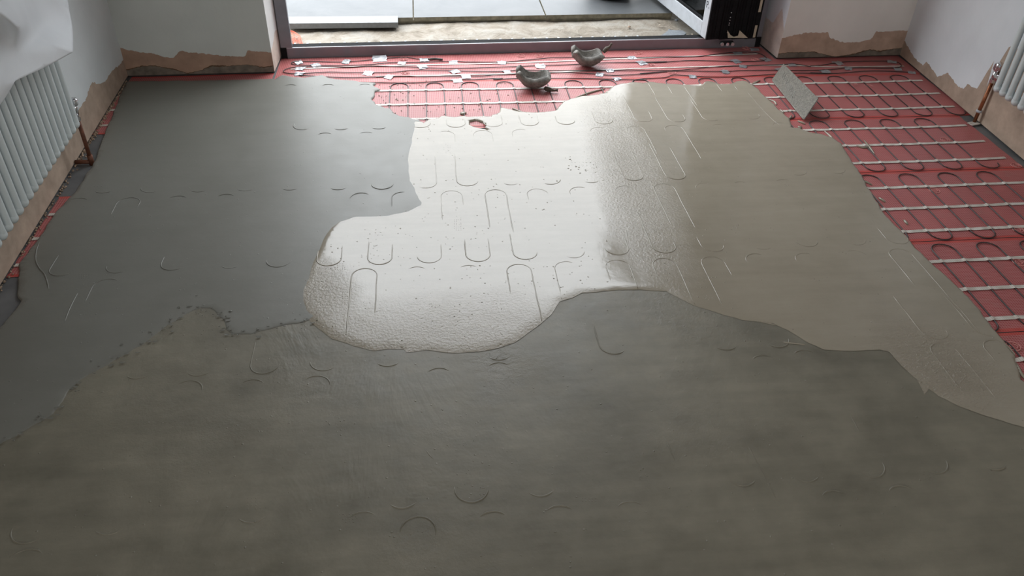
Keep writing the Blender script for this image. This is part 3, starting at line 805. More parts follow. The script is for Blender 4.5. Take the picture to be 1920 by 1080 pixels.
wet_outline = P2(wet_left, .035, .6)+P2(wet_bot[:-4], .042, .5)+P2(wet_bot[-4:], .042, .3)+P2(wet_right, .012)+P2(wet_top, .012, 1.6)
hole = P2([(880, 226), (893, 224), (905, 228), (911, 236), (915, 243), (903, 240), (890, 238), (882, 234)], .008, 1.5)

left_edge = [(227, 152), (226, 165), (222, 185), (213, 208), (203, 232), (190, 262), (181, 290), (172, 312), (160, 326), (153, 340), (140, 358), (127, 371), (112, 388), (104, 396), (88, 420), (72, 446), (52, 470), (35, 494), (33, 525), (31, 552), (38, 563), (28, 579), (0, 612), (-60, 690), (-110, 800)]
left_bot = [(-60, 862), (0, 832), (20, 822), (60, 800), (100, 775), (130, 733), (150, 712), (190, 690), (215, 675), (250, 655), (275, 640), (300, 622), (330, 600), (350, 588), (375, 576), (395, 577), (412, 590), (420, 600), (425, 618), (437, 626), (470, 626), (500, 618), (530, 610), (556, 606), (580, 600)]
left_right = [(620, 580), (620, 480), (650, 440), (700, 425), (800, 405), (810, 360), (790, 300), (800, 245), (796, 232)]
left_top = [(788, 224), (775, 222), (768, 219), (752, 217), (738, 211), (733, 203), (722, 202), (715, 197), (706, 195), (699, 186), (702, 176), (703, 170), (712, 167), (700, 158), (705, 155), (680, 153), (660, 150), (640, 149), (620, 146), (604, 140), (590, 142), (570, 145), (545, 143), (530, 140), (515, 147), (480, 148), (440, 149), (380, 150), (300, 151)]
left_outline = [(max(x_, L0+LK*y_+.012), y_, w_, j_) for x_, y_, w_, j_ in P2(left_edge, .006, .7)]+P2(left_bot, .0051, .9)+P2(left_right, .02, .2)+P2(left_top, .007, 1)
fr = [(-150, 740), (0, 760), (120, 690), (250, 620), (350, 560), (430, 560), (560, 570), (620, 580), (760, 600), (900, 600), (1000, 560), (1120, 510), (1250, 515), (1450, 570), (1600, 610), (1690, 650), (1800, 730), (1920, 770), (2080, 840)]
front_outline = P2(fr, .02, 0)+[(2.15, .95, .02, 0), (2.3, .2, .02, 0), (-1.2, .2, .02, 0), (-1.25, 1.2, .02, 0)]

L_front = Layer('trowelled_screed', M_front, front_outline, [], .0084, .006, .022, 11)
L_left = Layer('setting_screed', M_left, left_outline, [], .0102, .0035, .020, 23)
L_wet = Layer('wet_screed', M_wet, wet_outline, [hole], .0110, .0030, .016, 37)
L_wet.zmap = {.042: .0092}; L_left.zmap = {.0051: .0082}
# where the wet pour laps the older layers its outline only drops onto them
def poly_in(x, y, L): return bool(inside(np.array([[x, y]]), [(p[0], p[1]) for p in L.poly])[0])

# loops of cable showing through: (tip px, tip py, 'b'/'t', leg left, leg right, strength)
arcs = []
def A_(l, kind, la=.02, lb=.02, e=1.0):
    for q in l: arcs.append((q[0], q[1], kind, q[2] if len(q) > 2 else la, q[3] if len(q) > 3 else lb, q[4] if len(q) > 4 else e))
A_([(545, 158), (615, 157.5), (684, 157)], 't', 0, 0, .7)
A_([(566.5, 242.5, .05, 0, 1), (639, 242.5), (710, 241, 0, 0, .6), (789, 239, 0, .12, 1.2)], 'b', 0, 0, .8)
A_([(855.6, 238.4, .1, .1), (926, 237, .1, .1), (994.7, 235.3, .1, .1), (1063, 233, .08, .03), (1135, 232, .12, .05), (1210, 228, .28, .1), (1272.5, 228.4, .25, .06), (1338, 226, .22, 0), (1413, 223, 0, .04)], 'b', e=1.2)
A_([(1197.5, 151, .03, .15), (1260, 150, .15, .28), (1322.5, 148.8, .1, .12), (1382, 147.8, .12, .05)], 't', e=1.3)
A_([(610, 248.5), (687, 247), (834, 245.6, 0, .1), (904, 244, .05, .1), (976, 242, .06, 0), (1121, 238.4, .03, .0), (1188, 236, .05, .25), (1260, 234.7, .04, .3), (1345, 233), (1460, 229.4, .03, .0)], 't', 0, 0, .9)
A_([(192, 361), (280, 360, .02, 0), (371, 359), (459.6, 357), (543, 355.6), (634, 355), (716.5, 354, .02, .02, 1.2), (799, 352, 0, .25, 1.0), (877.5, 348, .25, .03, 1.4), (959, 346), (1034, 345, 0, .01, 1.2), (1110, 342), (1191, 338, .22, .25, 1.3), (1271, 336, .3, .25, 1.3), (1500, 328, 0, .03), (1572.5, 325, 0, .03)], 'b', 0, 0, .9)
A_([(149.5, 370.6), (245.5, 369.7, .1, .05, .7), (335, 366.6), (425, 363.4), (677.5, 361, .03, .0), (755.6, 359, .12, 0, 1.3), (846, 357, .2, .1, .8), (927.5, 355, .25, .28, 1.5), (1005.6, 353.4, .08, .03), (1085, 350, .05, .0), (1169, 348, .03, .05), (1241, 344, .28, .3, 1.4), (1319, 342.5, .03, .0), (1388, 340), (1466, 336)], 't', 0, 0, .9)
A_([(110, 516, .1, 0), (217, 511, .02, 0), (321, 505.7, .06, .0, 1.1), (430, 502, 0, 0, .5), (520, 500, .03, .03, .9), (615, 498, .06, .1, 1.4), (712, 495.6, .12, .1, 1.5), (805.6, 492.5, .02, .1, 1.2), (898, 490, .12, .12, 1.5), (987, 486, .15, .03, 1.2), (1077.5, 483, 0, .03), (1161, 477.5, .03, .1, 1.6), (1250, 474, .25, .05, 1.4), (1342, 471, .08, .02, 1.2), (1434, 467), (1519, 462, .02, .02), (1610, 459, 0, .02), (1691.5, 457, .1, .03)], 'b', 0, 0, .9)
A_([(205, 522, .1, 0, .6), (684, 503, .3, .22, 1.4), (780.6, 500), (877.5, 497), (971, 495, .14, .28, 1.3), (1059, 490, .16, 0), (1154, 487, .1, .12, 1.2), (1241, 484, .08, .25, 1.5), (1331, 480.6, .25, .1, 1.1), (1414, 475, .04, .0, 1.2), (1506, 474, .04, 0), (1597.5, 469, 0, .03, .8), (1680, 466, .2, .45, 1.0)], 't', .0, .0, .8)
A_([(255.6, 708.5), (370, 703), (492.6, 699, .12, .03), (607, 693, .03, 0), (727.5, 685, .0, .0, 1), (937, 673), (1154, 662, .12, 0, .7), (1364.6, 654.4), (1463, 649.5, 0, .02), (1763, 635, .2, .03, 1.2), (1862, 630, .2, .03, 1.1)], 'b', 0, 0, .8)
A_([(355.6, 712, 0, .03), (474, 710), (592.6, 703, 0, .03), (821.6, 688.6), (934.4, 678), (1428, 665), (1505, 655), (1759, 643, .18, .22, 1.4), (1857, 637, .08, .3, 1.3)], 't', 0, 0, .7)
A_([(44, 1017, .02, 0), (200, 1000.6), (470, 978), (755.5, 951), (885.8, 940, .01, .01, 1.3), (1016, 928.5), (1397.6, 909), (1518, 901.6), (1642, 892.7, .0, .02, 1.1), (1762, 885.7, .0, .02), (1872, 879)], 'b', 0, 0, .8)
A_([(55, 1028), (680, 958), (783, 966.6, .02, .04, 1), (923, 957), (1047, 946), (1179, 938.6), (1560.6, 918), (1685, 909)], 't', 0, 0, .75)
layers = [L_wet, L_left, L_front]
def owner(x, y):
    for L in layers:
        if poly_in(x, y, L): return L
    return None
def ridge(bm, L, pts, e, r=.0024):
    if L is not L_wet: e = e*.9+.9
    """a welt standing e*1.1 mm out of the layer, sinking away at both ends"""
    n = len(pts); out = []
    for i, (x, y) in enumerate(pts):
        s = min(1, i/4, (n-1-i)/4); amp = e*(.75+.45*noise.noise((x*14, y*14, 8)))
        out.append((x, y, L.height(x, y)-r+((.0013 if L is L_wet else .0013)*amp+.0002)*s-.0010*(1-s)))
    tube(bm, out, r, 6, cap=True)
for_layer = {id(L): [] for L in layers}
for px, py, kind, la, lb, e in arcs:
    T = at(px, py, .012); s = 1 if kind == 'b' else -1; R_ = .0405
    cx, cy_ = T.x, T.y+s*R_
    a_lim = PI*.5 if (la or lb) else PI*.40
    al = PI/2 if la > 0 else PI*.36; ar = PI/2 if lb > 0 else PI*.36
    pts = []
    if la > 0: pts += [(cx-R_, cy_+s*t) for t in np.linspace(la, .012, max(2, int(la/.012)))]
    pts += [(cx+R_*math.sin(a), cy_-s*R_*math.cos(a)) for a in np.linspace(-al, ar, 15)]
    if lb > 0: pts += [(cx+R_, cy_+s*t) for t in np.linspace(.012, lb, max(2, int(lb/.012)))]
    pts = [(x+.002*noise.noise((x*12, y*12, 2)), y) for x, y in pts]
    L = owner(T.x, T.y) or owner(cx, cy_)
    if L is None: continue
    # split where the line leaves the layer
    cur = []
    for p in pts:
        O = owner(*p)
        if O is L: cur.append(p)
        else:
            if len(cur) > 3: for_layer[id(L)].append((cur, e))
            cur = []
    if len(cur) > 3: for_layer[id(L)].append((cur, e))
# loose tail of cable at far left and other free lines
for ln, e in (([(75, 448), (68, 470), (67, 488), (74, 503), (84, 515), (90, 535), (91, 548)], 1.5), ([(150, 540), (132, 575), (118, 610)], .7)):
    P = [p.xy for p in smooth_line([at(x, y, .011) for x, y in ln], .012)]
    for_layer[id(L_left)].append((P, e))
for ln, e in (([(1172, 425), (1176, 440), (1178, 458)], 1.6), ([(1400, 170), (1440, 215), (1470, 240)], .6), ([(1420, 600), (1440, 604), (1455, 607)], .8), ([(1470, 640), (1490, 642), (1510, 644)], .9)):
    P = [p.xy for p in smooth_line([at(x, y, .013) for x, y in ln], .01)]
    for_layer[id(L_wet)].append((P, e))
for ln, e in (([(790, 838), (800, 846), (812, 860), (828, 862)], 1.4), ([(1325, 775), (1345, 815)], .5), ([(1590, 770), (1618, 820)], .6), ([(1245, 815), (1270, 875)], .5), ([(1400, 830), (1460, 945)], .5)):
    P = [p.xy for p in smooth_line([at(x, y, .009) for x, y in ln], .01)]
    for_layer[id(L_front)].append((P, e))

def blob(bm, x, y, z, r, flat=.5):
    v = bmesh.ops.create_icosphere(bm, subdivisions=1, radius=r)['verts']
    ax = random.uniform(.7, 1.5); an = random.uniform(0, PI); c, s_ = math.cos(an), math.sin(an)
    for q in v:
        q.co *= 1+.3*(random.random()-.5); X, Y_ = q.co.x*ax, q.co.y
        q.co = Vector((x+X*c-Y_*s_, y+X*s_+Y_*c, z+q.co.z*flat))
clusters = {  # px, py, spread px, count, size mm
    'wet_screed': [(1090, 311, 35, 22, 4.2), (1150, 300, 60, 40, 2.2), (1180, 400, 60, 60, 1.8), (950, 420, 260, 110, 2.4), (700, 460, 90, 60, 2.2), (1250, 250, 60, 50, 1.7), (1290, 470, 110, 40, 2.4), (1310, 260, 60, 22, 2.0), (1400, 380, 90, 30, 2.4), (850, 560, 220, 170, 2.3), (800, 640, 130, 60, 1.5), (640, 560, 50, 40, 1.6), (1000, 480, 150, 40, 1.5), (1300, 540, 60, 20, 2.6), (1500, 560, 100, 16, 1.8), (1500, 300, 80, 14, 1.6), (1760, 700, 60, 14, 2.2), (900, 380, 120, 20, 1.5), (1380, 430, 40, 10, 3.2)],
    'setting_screed': [(160, 519, 16, 12, 1.4), (390, 470, 90, 14, 1.6), (640, 300, 80, 14, 1.5), (370, 590, 60, 30, 1.8), (500, 500, 90, 12, 1.4), (300, 620, 50, 30, 1.6), (160, 700, 60, 22, 1.5), (560, 605, 20, 16, 1.7)],
    'trowelled_screed': [(640, 795, 45, 26, 2.4), (380, 620, 50, 30, 2.0), (655, 970, 16, 18, 2.0), (480, 950, 16, 14, 1.8), (860, 840, 80, 30, 2.2), (870, 900, 60, 22, 2.2), (800, 990, 60, 14, 1.8), (300, 700, 120, 40, 1.6), (170, 745, 70, 26, 1.6), (1200, 890, 25, 10, 2.6), (1320, 820, 160, 20, 1.4), (1440, 930, 60, 12, 1.8), (1600, 960, 160, 20, 1.5), (1750, 890, 18, 8, 1.8), (1105, 938, 14, 8, 1.6), (1185, 640, 30, 4, 2.4), (450, 880, 250, 40, 1.4), (1100, 1000, 260, 30, 1.5), (560, 760, 90, 20, 1.8)]}
imprints = [(160, 519, 7, 3, 4.6), (480, 946, 4, 4, 8), (655, 970, 6, 3, 6), (1165, 425, 4, 9, 5), (640, 502, 5, 4, 4.5), (1090, 310, 5, 2, 7), (1108, 938, 5, 2, 6), (860, 420, 4, 9, 4), (840, 280, 4, 6, 4), (1745, 893, 4, 2, 6), (1335, 560, 4, 3, 5), (1195, 430, 3, 10, 5), (650, 560, 3, 6, 5)]
def dress(bm, L):
    for ix, iy, nx_, ny_, st in imprints:
        for a_ in range(nx_):
            for b_ in range(ny_):
                if random.random() < .25: continue
                p = at(ix+(a_-nx_/2)*st, iy+(b_-ny_/2)*st*.8, .011)
                if owner(p.x, p.y) is L: blob(bm, p.x, p.y, L.height(p.x, p.y)-.0003, .0017, .5)
    for P, e in for_layer[id(L)]: ridge(bm, L, P, e)
    for cx, cy_, sp, n, mm_ in clusters[L.name]:
        for _ in range(n):
            p = at(cx+random.gauss(0, sp*.5), cy_+random.gauss(0, sp*.3), .011)
            if owner(p.x, p.y) is not L: continue
            r = mm_*.001*random.uniform(.45, 1.15)
            blob(bm, p.x, p.y, L.height(p.x, p.y)-.0004, r, random.uniform(.3, .55))
    if L is L_wet:      # smears and dribbles left on the bare mesh beyond the edge
        for ln in ([(1408, 158), (1425, 150)], [(1425, 175), (1432, 186), (1428, 196)], [(1442, 186), (1452, 190), (1456, 196)], [(1463, 205), (1470, 211)], [(1472, 219), (1480, 222), (1484, 216)], [(1620, 262), (1634, 280), (1640, 288)], [(1606, 272), (1618, 276), (1632, 274)], [(1545, 244), (1560, 258), (1564, 268)], [(1612, 345), (1622, 340), (1635, 346)], [(1905, 680), (1915, 700), (1925, 712)],
                   [(1648, 370), (1660, 378)], [(1695, 412), (1702, 420)], [(1080, 182), (1110, 172), (1135, 166)], [(960, 202), (985, 212), (1010, 214)], [(1496, 226), (1510, 232)]):
            P = smooth_line([at(x, y, .006) for x, y in ln], .008); n = len(P)
            tube(bm, [(p.x, p.y, .0045) for p in P], [.004*math.sin(PI*(i+.6)/(n+.2))+.0012 for i in range(n)], 6)
        for _ in range(150):   # crumbs of screed on the mesh left bare in the middle
            p = at(random.uniform(702, 1040), random.uniform(150, 215), .004)
            if owner(p.x, p.y) is None: blob(bm, p.x, p.y, .0035, random.uniform(.0015, .004), .35)
        for px, py, w_ in [(868, 212, 14), (822, 226, 10), (800, 232, 10), (1390, 222, 8), (1478, 208, 7), (1500, 238, 9)]:
            p = at(px, py, .005); blob(bm, p.x, p.y, .004, w_*.0012, .25)
obj_front = L_front.build(dress); tag(obj_front, 'dull brown-grey trowelled screed filling the foreground', 'screed')
obj_left = L_left.build(dress); tag(obj_left, 'matt grey setting screed at the left, beside the left radiator', 'screed')
obj_wet = L_wet.build(dress); tag(obj_wet, 'shiny wet fresh screed in the middle and right, mirroring the door light', 'screed')

# torn flakes of skin along the crack at left
bm = bmesh.new()
for _ in range(90):
    t = random.random(); i = int(t*(len(left_bot)-2))+1
    a, b = left_bot[i], left_bot[min(i+1, len(left_bot)-1)]
    f = random.random(); px, py = a[0]+(b[0]-a[0])*f+random.gauss(0, 9), a[1]+(b[1]-a[1])*f+random.gauss(0, 7)
    p = at(px, py, .012); r = random.uniform(.002, .006)
    n = 6; q = [bm.verts.new((p.x+r*random.uniform(.6, 1.9)*math.cos(2*PI*k/n), p.y+r*random.uniform(.3, .8)*math.sin(2*PI*k/n), .0118+random.uniform(0, .0018))) for k in range(n)]
    bm.faces.new(q)
o = link('screed_flakes', bm, M_left); md = o.modifiers.new('s', 'SOLIDIFY'); md.thickness = .0008
tag(o, 'torn flakes of drying skin along the crack at the left', 'screed flakes', kind='stuff')

# ------------------------------------------------------------------ knee pads
def knee_pad(center, rot, L, label, strap):
    root = empty('knee_pad', (center.x, center.y, .0035), rot)
    tag(root, label, 'knee pad', 'pair of muddy knee pads')
    bm = bmesh.new(); nu, nv = 36, 22
    def pt(u, v, inner):
        # u along the length -1..1, v across -1..1 ; cradle shape, open upwards
        a = u*1.22; A_l, H_ = L/2, .088
        x = (A_l-.008)*math.sin(a)/math.sin(1.22)
        zc = H_*(1-math.cos(a))/(1-math.cos(1.22))*(.62+.12*(u < 0)*min(1, -u*2))
        fac = max(.12, (1-abs(u)**4.5))**.42
        w = .062*fac
        b = v*1.25*fac
        y = .062*math.sin(b)/math.sin(1.25)
        zr = .050*(1-math.cos(b))/(1-math.cos(1.25))*(1-.35*u*u)
        th = .027*(1-.15*max(abs(u), abs(v))**4) if inner else 0
        z = zc+zr
        lobe = .016*math.exp(-((u+.85)/.28)**2)
        notch = -.024*math.exp(-((u+.95)/.25)**2)*math.exp(-((v-.1)/.35)**2)
        P = Vector((x, y, z+notch+lobe))
        if inner:
            nrm = Vector((-math.sin(a)*.75, -math.sin(b)*.75, math.cos(a)*math.cos(b)+.25)).normalized(); P += nrm*th
        P += Vector((1, 1, 1))*.004*noise.noise(P*26+Vector((L*90, 0, 0)))
        return P
    G = {}
    for s in (0, 1):
        for i in range(nu+1):
            for j in range(nv+1):
                G[s, i, j] = bm.verts.new(pt(i/nu*2-1, j/nv*2-1, s))
    for i in range(nu):
        for j in range(nv):
            bm.faces.new((G[0, i, j], G[0, i, j+1], G[0, i+1, j+1], G[0, i+1, j])); bm.faces.new((G[1, i, j], G[1, i+1, j], G[1, i+1, j+1], G[1, i, j+1]))
    for i in range(nu):
        bm.faces.new((G[0, i, 0], G[0, i+1, 0], G[1, i+1, 0], G[1, i, 0])); bm.faces.new((G[0, i+1, nv], G[0, i, nv], G[1, i, nv], G[1, i+1, nv]))
    for j in range(nv):
        bm.faces.new((G[0, 0, j+1], G[0, 0, j], G[1, 0, j], G[1, 0, j+1])); bm.faces.new((G[0, nu, j], G[0, nu, j+1], G[1, nu, j+1], G[1, nu, j]))
    sh = link('shell', bm, M_pad, root, smooth=True)
    md = sh.modifiers.new('sub', 'SUBSURF'); md.levels = md.render_levels = 1
    bm = bmesh.new()
    pts = smooth_line([Vector(p) for p in strap], .008); n = len(pts)
    tube(bm, [p+Vector((1, 1, 1))*.002*noise.noise(p*80) for p in pts], [.0085+.0035*math.sin(i*.9) for i in range(n)], 8)
    link('strap', bm, M_strap, root, smooth=True)
    return root
kl = at(1000, 168, 0); kr = at(1101, 127, 0)
knee_pad(kl+Vector((.0, .015, 0)), -.10, .185, 'pale grey muddy knee pad lying nearer the wet screed, left one', [(.055, -.03, .012), (.080, -.045, .010), (.100, -.050, .010), (.118, -.050, .012)])
knee_pad(kr+Vector((.0, .015, 0)), .02, .180, 'brown-stained knee pad closer to the threshold, right one', [(.078, -.01, .075), (.092, -.01, .092), (.106, -.008, .100), (.116, -.008, .118)])

# ------------------------------------------------------------------ finishing trowel lying tilted
A3, B3, C3, D3 = at(1448, 150, .012), at(1508, 225, .012), at(1535, 185, .085), at(1470, 120, .082)
tr = empty('finishing_trowel', (A3+B3)/2)
tag(tr, 'rectangular finishing trowel coated in wet grey screed, tilted on the red mats', 'trowel')
o3 = tr.location
e1 = (B3-A3); nrm = (B3-A3).cross(D3-A3).normalized()
if nrm.z < 0: nrm = -nrm
def slab_quad(q, off, th, mat, name, n=1, bump=0):
    bm = bmesh.new(); F_, K = [], []
    nx_, ny_ = (48, 14) if n > 1 else (1, 1)
    for j in range(ny_+1):
        ra, rb_ = [], []
        for i in range(nx_+1):
            u, v = i/nx_, j/ny_
            P = (q[0]*(1-u)+q[1]*u)*(1-v)+(q[3]*(1-u)+q[2]*u)*v-o3
            edge = min(u, 1-u, v, 1-v)
            d = bump*(noise.noise((u*9, v*4, 1))+.6*noise.noise((u*30, v*12, 4))) if edge > 0 else 0
            ra.append(bm.verts.new(P+nrm*(off+th+d))); rb_.append(bm.verts.new(P+nrm*off))
        F_.append(ra); K.append(rb_)
    for j in range(ny_):
        for i in range(nx_):
            bm.faces.new((F_[j][i], F_[j][i+1], F_[j+1][i+1], F_[j+1][i])); bm.faces.new((K[j][i], K[j+1][i], K[j+1][i+1], K[j][i+1]))
    for i in range(nx_):
        bm.faces.new((F_[0][i+1], F_[0][i], K[0][i], K[0][i+1])); bm.faces.new((F_[-1][i], F_[-1][i+1], K[-1][i+1], K[-1][i]))
    for j in range(ny_):
        bm.faces.new((F_[j][0], F_[j+1][0], K[j+1][0], K[j][0])); bm.faces.new((F_[j+1][-1], F_[j][-1], K[j][-1], K[j+1][-1]))
    return link(name, bm, mat, tr, smooth=False)
slab_quad((A3, B3, C3, D3), 0, .0015, M_steel, 'blade')
slab_quad((A3, B3, C3, D3), .0015, .0022, M_trowelcoat, 'screed_coating', 2, .0012)
bm = bmesh.new()
pts = []
for i in range(34):
    t = i/33; u, v = .12+.46*t, .62-.30*t+.12*math.sin(i*1.9)+.05*math.sin(i*5.1)
    P = (A3*(1-u)+B3*u)*(1-v)+(D3*(1-u)+C3*u)*v-o3; pts.append(P+nrm*.0042)
tube(bm, smooth_line(pts, .006), .0016, 6)
link('screed_dribble', bm, simple('pale_screed', (.26, .25, .22), .4, .15, 80), tr, smooth=True)
bm = bmesh.new()
tube(bm, [A3.lerp(B3, t)-o3+nrm*.001+Vector((-.001, 0, 0))*noise.noise((t*30, 0, 0)) for t in np.linspace(.02, .98, 40)], [.0030+.0012*noise.noise((t*20, 3, 1)) for t in np.linspace(0, 1, 40)], 6)
link('screed_bead', bm, simple('bead_screed', (.20, .19, .16), .35, .15, 80), tr, smooth=True)
mid = (A3+B3+C3+D3)/4-o3; eu = e1.normalized()
bm = bmesh.new(); box(bm, (0, 0, 0), (.30, .022, .010), 0, .002)
X_, Z_ = eu, -nrm; Y_ = Z_.cross(X_)
MM = Matrix(((X_.x, Y_.x, Z_.x, 0), (X_.y, Y_.y, Z_.y, 0), (X_.z, Y_.z, Z_.z, 0), (0, 0, 0, 1)))
bm.transform(Matrix.Translation(mid-nrm*.006) @ MM); link('tang', bm, M_steel, tr)
bm = bmesh.new()
tube(bm, [mid-nrm*.008-eu*.05, mid-nrm*.030-eu*.055, mid-nrm*.040-eu*.05], .005, 8); link('shank', bm, M_steel, tr)
bm = bmesh.new(); tube(bm, [mid-nrm*.008+eu*.05, mid-nrm*.030+eu*.055, mid-nrm*.040+eu*.05], .005, 8); link('shank', bm, M_steel, tr)
bm = bmesh.new(); hp = [mid-nrm*.043+eu*t for t in np.linspace(-.065, .065, 12)]
tube(bm, hp, [.009+.006*math.sin(PI*(i+.7)/12.4) for i in range(12)], 12); link('handle', bm, M_wood, tr, smooth=True)

# ------------------------------------------------------------------ radiators
def radiator(name_label, xf, side, y_far, n, z0, z1):
    """column radiator; side=+1 when the room lies to +X of it"""
    root = empty('radiator', (xf(y_far), y_far, z0)); tag(root, name_label, 'radiator')
    P = .0455; r = .0125; depth = .062
    for i in range(n):
        y = -(i+.5)*P
        dx = xf(y_far+y)-xf(y_far)
        bm = bmesh.new(); H_ = z1-z0
        for k in range(2):
            x = dx-side*k*.037
            tube(bm, [(x, y, .020), (x, y, H_-.02)], r, 14, cap=False)
        for zz, s in ((.0, 1), (H_, -1)):      # bulbous header, rounded at both ends
            xa, xb = dx+side*.004, dx-side*(.037+.004)
            pts = [Vector((xa+(xb-xa)*t, y, zz+s*.018)) for t in np.linspace(-.18, 1.18, 13)]
            rs = [max(.002, .0185*math.sqrt(max(0, 1-(abs((t-.5)/.70))**4))) for t in np.linspace(-.18, 1.18, 13)]
            tube(bm, pts, rs, 14)
        link('column', bm, M_rad, root, smooth=True)
    for zz in (.020, z1-z0-.020):
        bm = bmesh.new(); ye = -n*P; de = xf(y_far+ye)-xf(y_far)
        tube(bm, [(-side*.018, -.01, zz), (de-side*.018, ye+.01, zz)], .013, 10); link('header_pipe', bm, M_rad, root, smooth=True)
    for yb in (-4*P, -(n-4)*P):
        bm = bmesh.new(); box(bm, (xf(y_far+yb)-xf(y_far)-side*.065, yb, .06), (.034, .02, .03)); link('bracket', bm, M_rad, root)
    return root
radiator('white column radiator on the left wall, partly under the dust sheet', lambda y: lx(y)+.104, 1, 2.822, 32, .215, .80)
radiator('white column radiator on the right wall beside the chrome valve', lambda y: rx(y)-.104, -1, 2.975, 34, .225, .82)

# copper pipes with chrome valves
def lathe_part(bm, p, axis, prof, seg=16):
    a = Vector(axis).normalized(); tube(bm, [Vector(p)+a*t for t, _ in prof], [q for _, q in prof], seg)
pb = at(172, 305, .008); pb.x = max(pb.x, lx(pb.y)+.03)
root = empty('copper_pipe', (pb.x, pb.y, .0)); tag(root, 'brown copper pipe rising from the floor to the left radiator', 'pipe', 'copper radiator pipes')
top = at_y(146, 224, pb.y)-Vector((pb.x, pb.y, 0))
bm = bmesh.new(); tube(bm, [(0, 0, .0), top], .0078, 12); link('riser', bm, M_rust, root, smooth=True)
bm = bmesh.new(); tube(bm, [(0, 0, .0), top*.22], .0105, 12); link('coupling', bm, M_rust, root, smooth=True)
bm = bmesh.new(); tube(bm, [(-.06, .0, .012), (.004, 0, .012)], .0085, 12); link('branch', bm, M_rust, root, smooth=True)
vt = empty('radiator_valve', Vector((pb.x, pb.y, 0))+top); tag(vt, 'small chrome valve on the left copper pipe', 'valve', 'chrome radiator valves')
tp = at_y(138, 186, pb.y)-vt.location
bm = bmesh.new(); lathe_part(bm, (0, 0, -.004), (0, 0, 1), [(0, .011), (.012, .011), (.013, .008), (.03, .008)], 6); link('compression_nut', bm, M_chrome, vt)
bm = bmesh.new(); tube(bm, [(0, 0, .02), tp*.8], .0095, 14); link('body', bm, M_chrome, vt, smooth=True)
bm = bmesh.new(); tube(bm, [tp*.72, tp*.8, tp*.98, tp*1.05], [.012, .013, .013, .009], 14); link('cap', bm, M_chrome, vt, smooth=True)
bm = bmesh.new(); tube(bm, [(0, 0, .035), (-.0, -.11, .036)], .0085, 12); link('tail', bm, M_chrome, vt, smooth=True)

pb = at(1832, 230, .004); pb.x = min(pb.x, rx(pb.y)-.022)
root = empty('copper_pipe', (pb.x, pb.y, .0)); tag(root, 'bright copper pipe with a white collar rising to the right radiator', 'pipe', 'copper radiator pipes')
top = at_y(1861, 152, pb.y)-Vector((pb.x, pb.y, 0))
bm = bmesh.new(); tube(bm, [(0, 0, .0), top], .0080, 12); link('riser', bm, M_copper, root, smooth=True)
q = top*.30
bm = bmesh.new(); tube(bm, [q-top*.025, q+top*.025], .013, 12); link('collar', bm, M_film, root, smooth=True)
bm = bmesh.new(); box(bm, (-.008, -.012, .007), (.05, .030, .004), .3, .001); link('base_tape', bm, M_tape, root)
vt = empty('radiator_valve', Vector((pb.x, pb.y, 0))+top); tag(vt, 'large chrome valve on the right copper pipe', 'valve', 'chrome radiator valves')
bm = bmesh.new(); lathe_part(bm, (0, 0, -.006), (.02, 0, 1), [(0, .014), (.016, .014)], 6); link('compression_nut', bm, M_chrome, vt)
bm = bmesh.new(); tube(bm, [(0, 0, .008), (.001, 0, .045)], .0115, 16); link('body', bm, M_chrome, vt, smooth=True)
bm = bmesh.new(); tube(bm, [(-.002, -.002, .024), (-.012, -.13, .026)], .010, 12); tube(bm, [(-.002, -.02, .024), (-.004, -.045, .024)], .015, 6); link('tail', bm, M_chrome, vt)
bm = bmesh.new(); lathe_part(bm, (.001, 0, .045), (0, -.15, 1), [(0, .012), (.004, .017), (.03, .018), (.036, .015), (.04, .010)], 20); link('cap', bm, M_chrome, vt, smooth=True)
bm = bmesh.new()
for k in range(10):
    a = 2*PI*k/10; tube(bm, [(.001+.0185*math.cos(a), .0185*math.sin(a), .052), (.001+.0185*math.cos(a), .0185*math.sin(a)-.004, .078)], .0022, 5)
link('cap_grip', bm, M_chrome, vt)

# ------------------------------------------------------------------ dust sheet over the left radiator
SV = {'n': (-120, 190, -1.235), 'o': (-14, 232, -1.225), 'a': (0, 172, -1.19), 'b': (29, 151, -1.175), 'c': (90, 124, -1.165), 'c2': (115, 110, -1.16), 'd': (137, 98, -1.150),
      'e': (138, 55, -1.20), 'f': (129, 20, -1.225), 'g': (122, -40, -1.25), 'h': (60, -60, -1.25), 'h2': (-40, -70, -1.24), 'i': (-10, 12, -1.12), 'j': (33, 54, -1.145), 'k': (4, 66, -1.225), 'l': (95, 84, -1.160), 'm': (100, 38, -1.245), 'p': (55, 8, -1.215), 'q': (-120, 80, -1.20), 'r': (30, 100, -1.19), 's': (65, 58, -1.225), 't': (-120, 10, -1.16)}
SF = [('o', 'b', 'a'), ('n', 'o', 'a'), ('n', 'a', 'q'), ('a', 'b', 'r'), ('b', 'c', 'r'), ('c', 'c2', 'l'), ('c2', 'd', 'l'), ('c', 'l', 'r'), ('l', 'd', 'e'), ('l', 'e', 'm'), ('e', 'f', 'm'), ('f', 'g', 'h'), ('f', 'h', 'm'), ('m', 'h', 'p'), ('h', 'h2', 'p'), ('h2', 'i', 'p'), ('i', 'j', 'p'), ('p', 'j', 's'), ('p', 's', 'm'), ('m', 's', 'l'), ('s', 'r', 'l'), ('j', 'r', 's'), ('j', 'k', 'r'), ('i', 'k', 'j'), ('k', 'a', 'r'), ('q', 'a', 'k'), ('q', 'k', 'i'), ('t', 'q', 'i'), ('h2', 't', 'i')]
bm = bmesh.new(); bm.edges.layers.float.new('crease_edge'); bm.verts.layers.float.new('crease_vert')
vv = {k: bm.verts.new(at_x(x, y, X)) for k, (x, y, X) in SV.items()}
for f in SF: bm.faces.new([vv[q] for q in f])
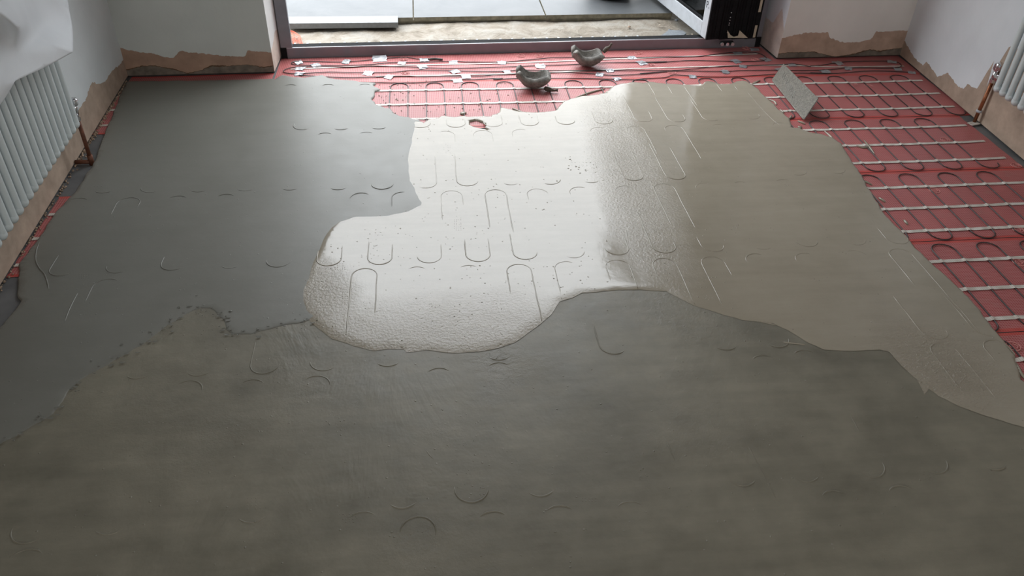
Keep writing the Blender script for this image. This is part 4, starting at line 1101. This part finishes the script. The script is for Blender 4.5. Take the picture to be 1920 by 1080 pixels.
# over the radiator's top and back to the wall
chain = ['g', 'h', 'h2', 't']
top_, wal_ = [], []
for i_, k_ in enumerate(chain):
    c_ = vv[k_].co; y_ = c_.y-.02*i_+(.03 if k_ == 'g' else 0)
    top_.append(bm.verts.new((lx(y_)+.055, y_, max(.845, c_.z+.03)+.01*(i_ % 2)))); wal_.append(bm.verts.new((lx(y_)+.006, y_, max(.86, c_.z+.05)-.01*(i_ % 2))))
for i_ in range(3):
    bm.faces.new((vv[chain[i_]], top_[i_], top_[i_+1], vv[chain[i_+1]])); bm.faces.new((top_[i_], wal_[i_], wal_[i_+1], top_[i_+1]))
for k_, v_ in [('T%d' % i, v) for i, v in enumerate(top_)]+[('W%d' % i, v) for i, v in enumerate(wal_)]: vv[k_] = v_
bmesh.ops.recalc_face_normals(bm, faces=bm.faces)
crl = bm.edges.layers.float['crease_edge']; vcl = bm.verts.layers.float['crease_vert']; vv['d'][vcl] = 1.0; vv['b'][vcl] = .6; vv['j'][vcl] = .7
sharp = {('o', 'b'), ('b', 'c'), ('c', 'c2'), ('c2', 'd'), ('d', 'e'), ('i', 'j'), ('l', 'd'), ('a', 'b'), ('e', 'f'), ('a', 'k')}
inv = {v: k for k, v in vv.items()}
for e in bm.edges:
    k = (inv[e.verts[0]], inv[e.verts[1]])
    if k in sharp or k[::-1] in sharp: e[crl] = 1.0
sh = link('dust_sheet', bm, M_sheet, smooth=True)
md = sh.modifiers.new('sub', 'SUBSURF'); md.levels = md.render_levels = 3
md = sh.modifiers.new('th', 'SOLIDIFY'); md.thickness = .002
tag(sh, 'crumpled white dust sheet hanging over the top of the left radiator', 'dust sheet')

# crumbled plaster along the foot of the left wall
bm = bmesh.new()
for _ in range(420):
    y = random.choice([random.uniform(2.0, 3.75), random.uniform(2.9, 3.7)]); x = lx(y)+abs(random.gauss(0, .007))
    r = random.uniform(.0015, .0050); v = bmesh.ops.create_icosphere(bm, subdivisions=1, radius=r)['verts']
    for q_ in v: q_.co = Vector((x, y, r*.5+.001))+q_.co*(1+.5*(random.random()-.5))
tag(link('plaster_rubble', bm, M_rubble), 'crumbled plaster bits along the foot of the left wall', 'rubble', kind='stuff')
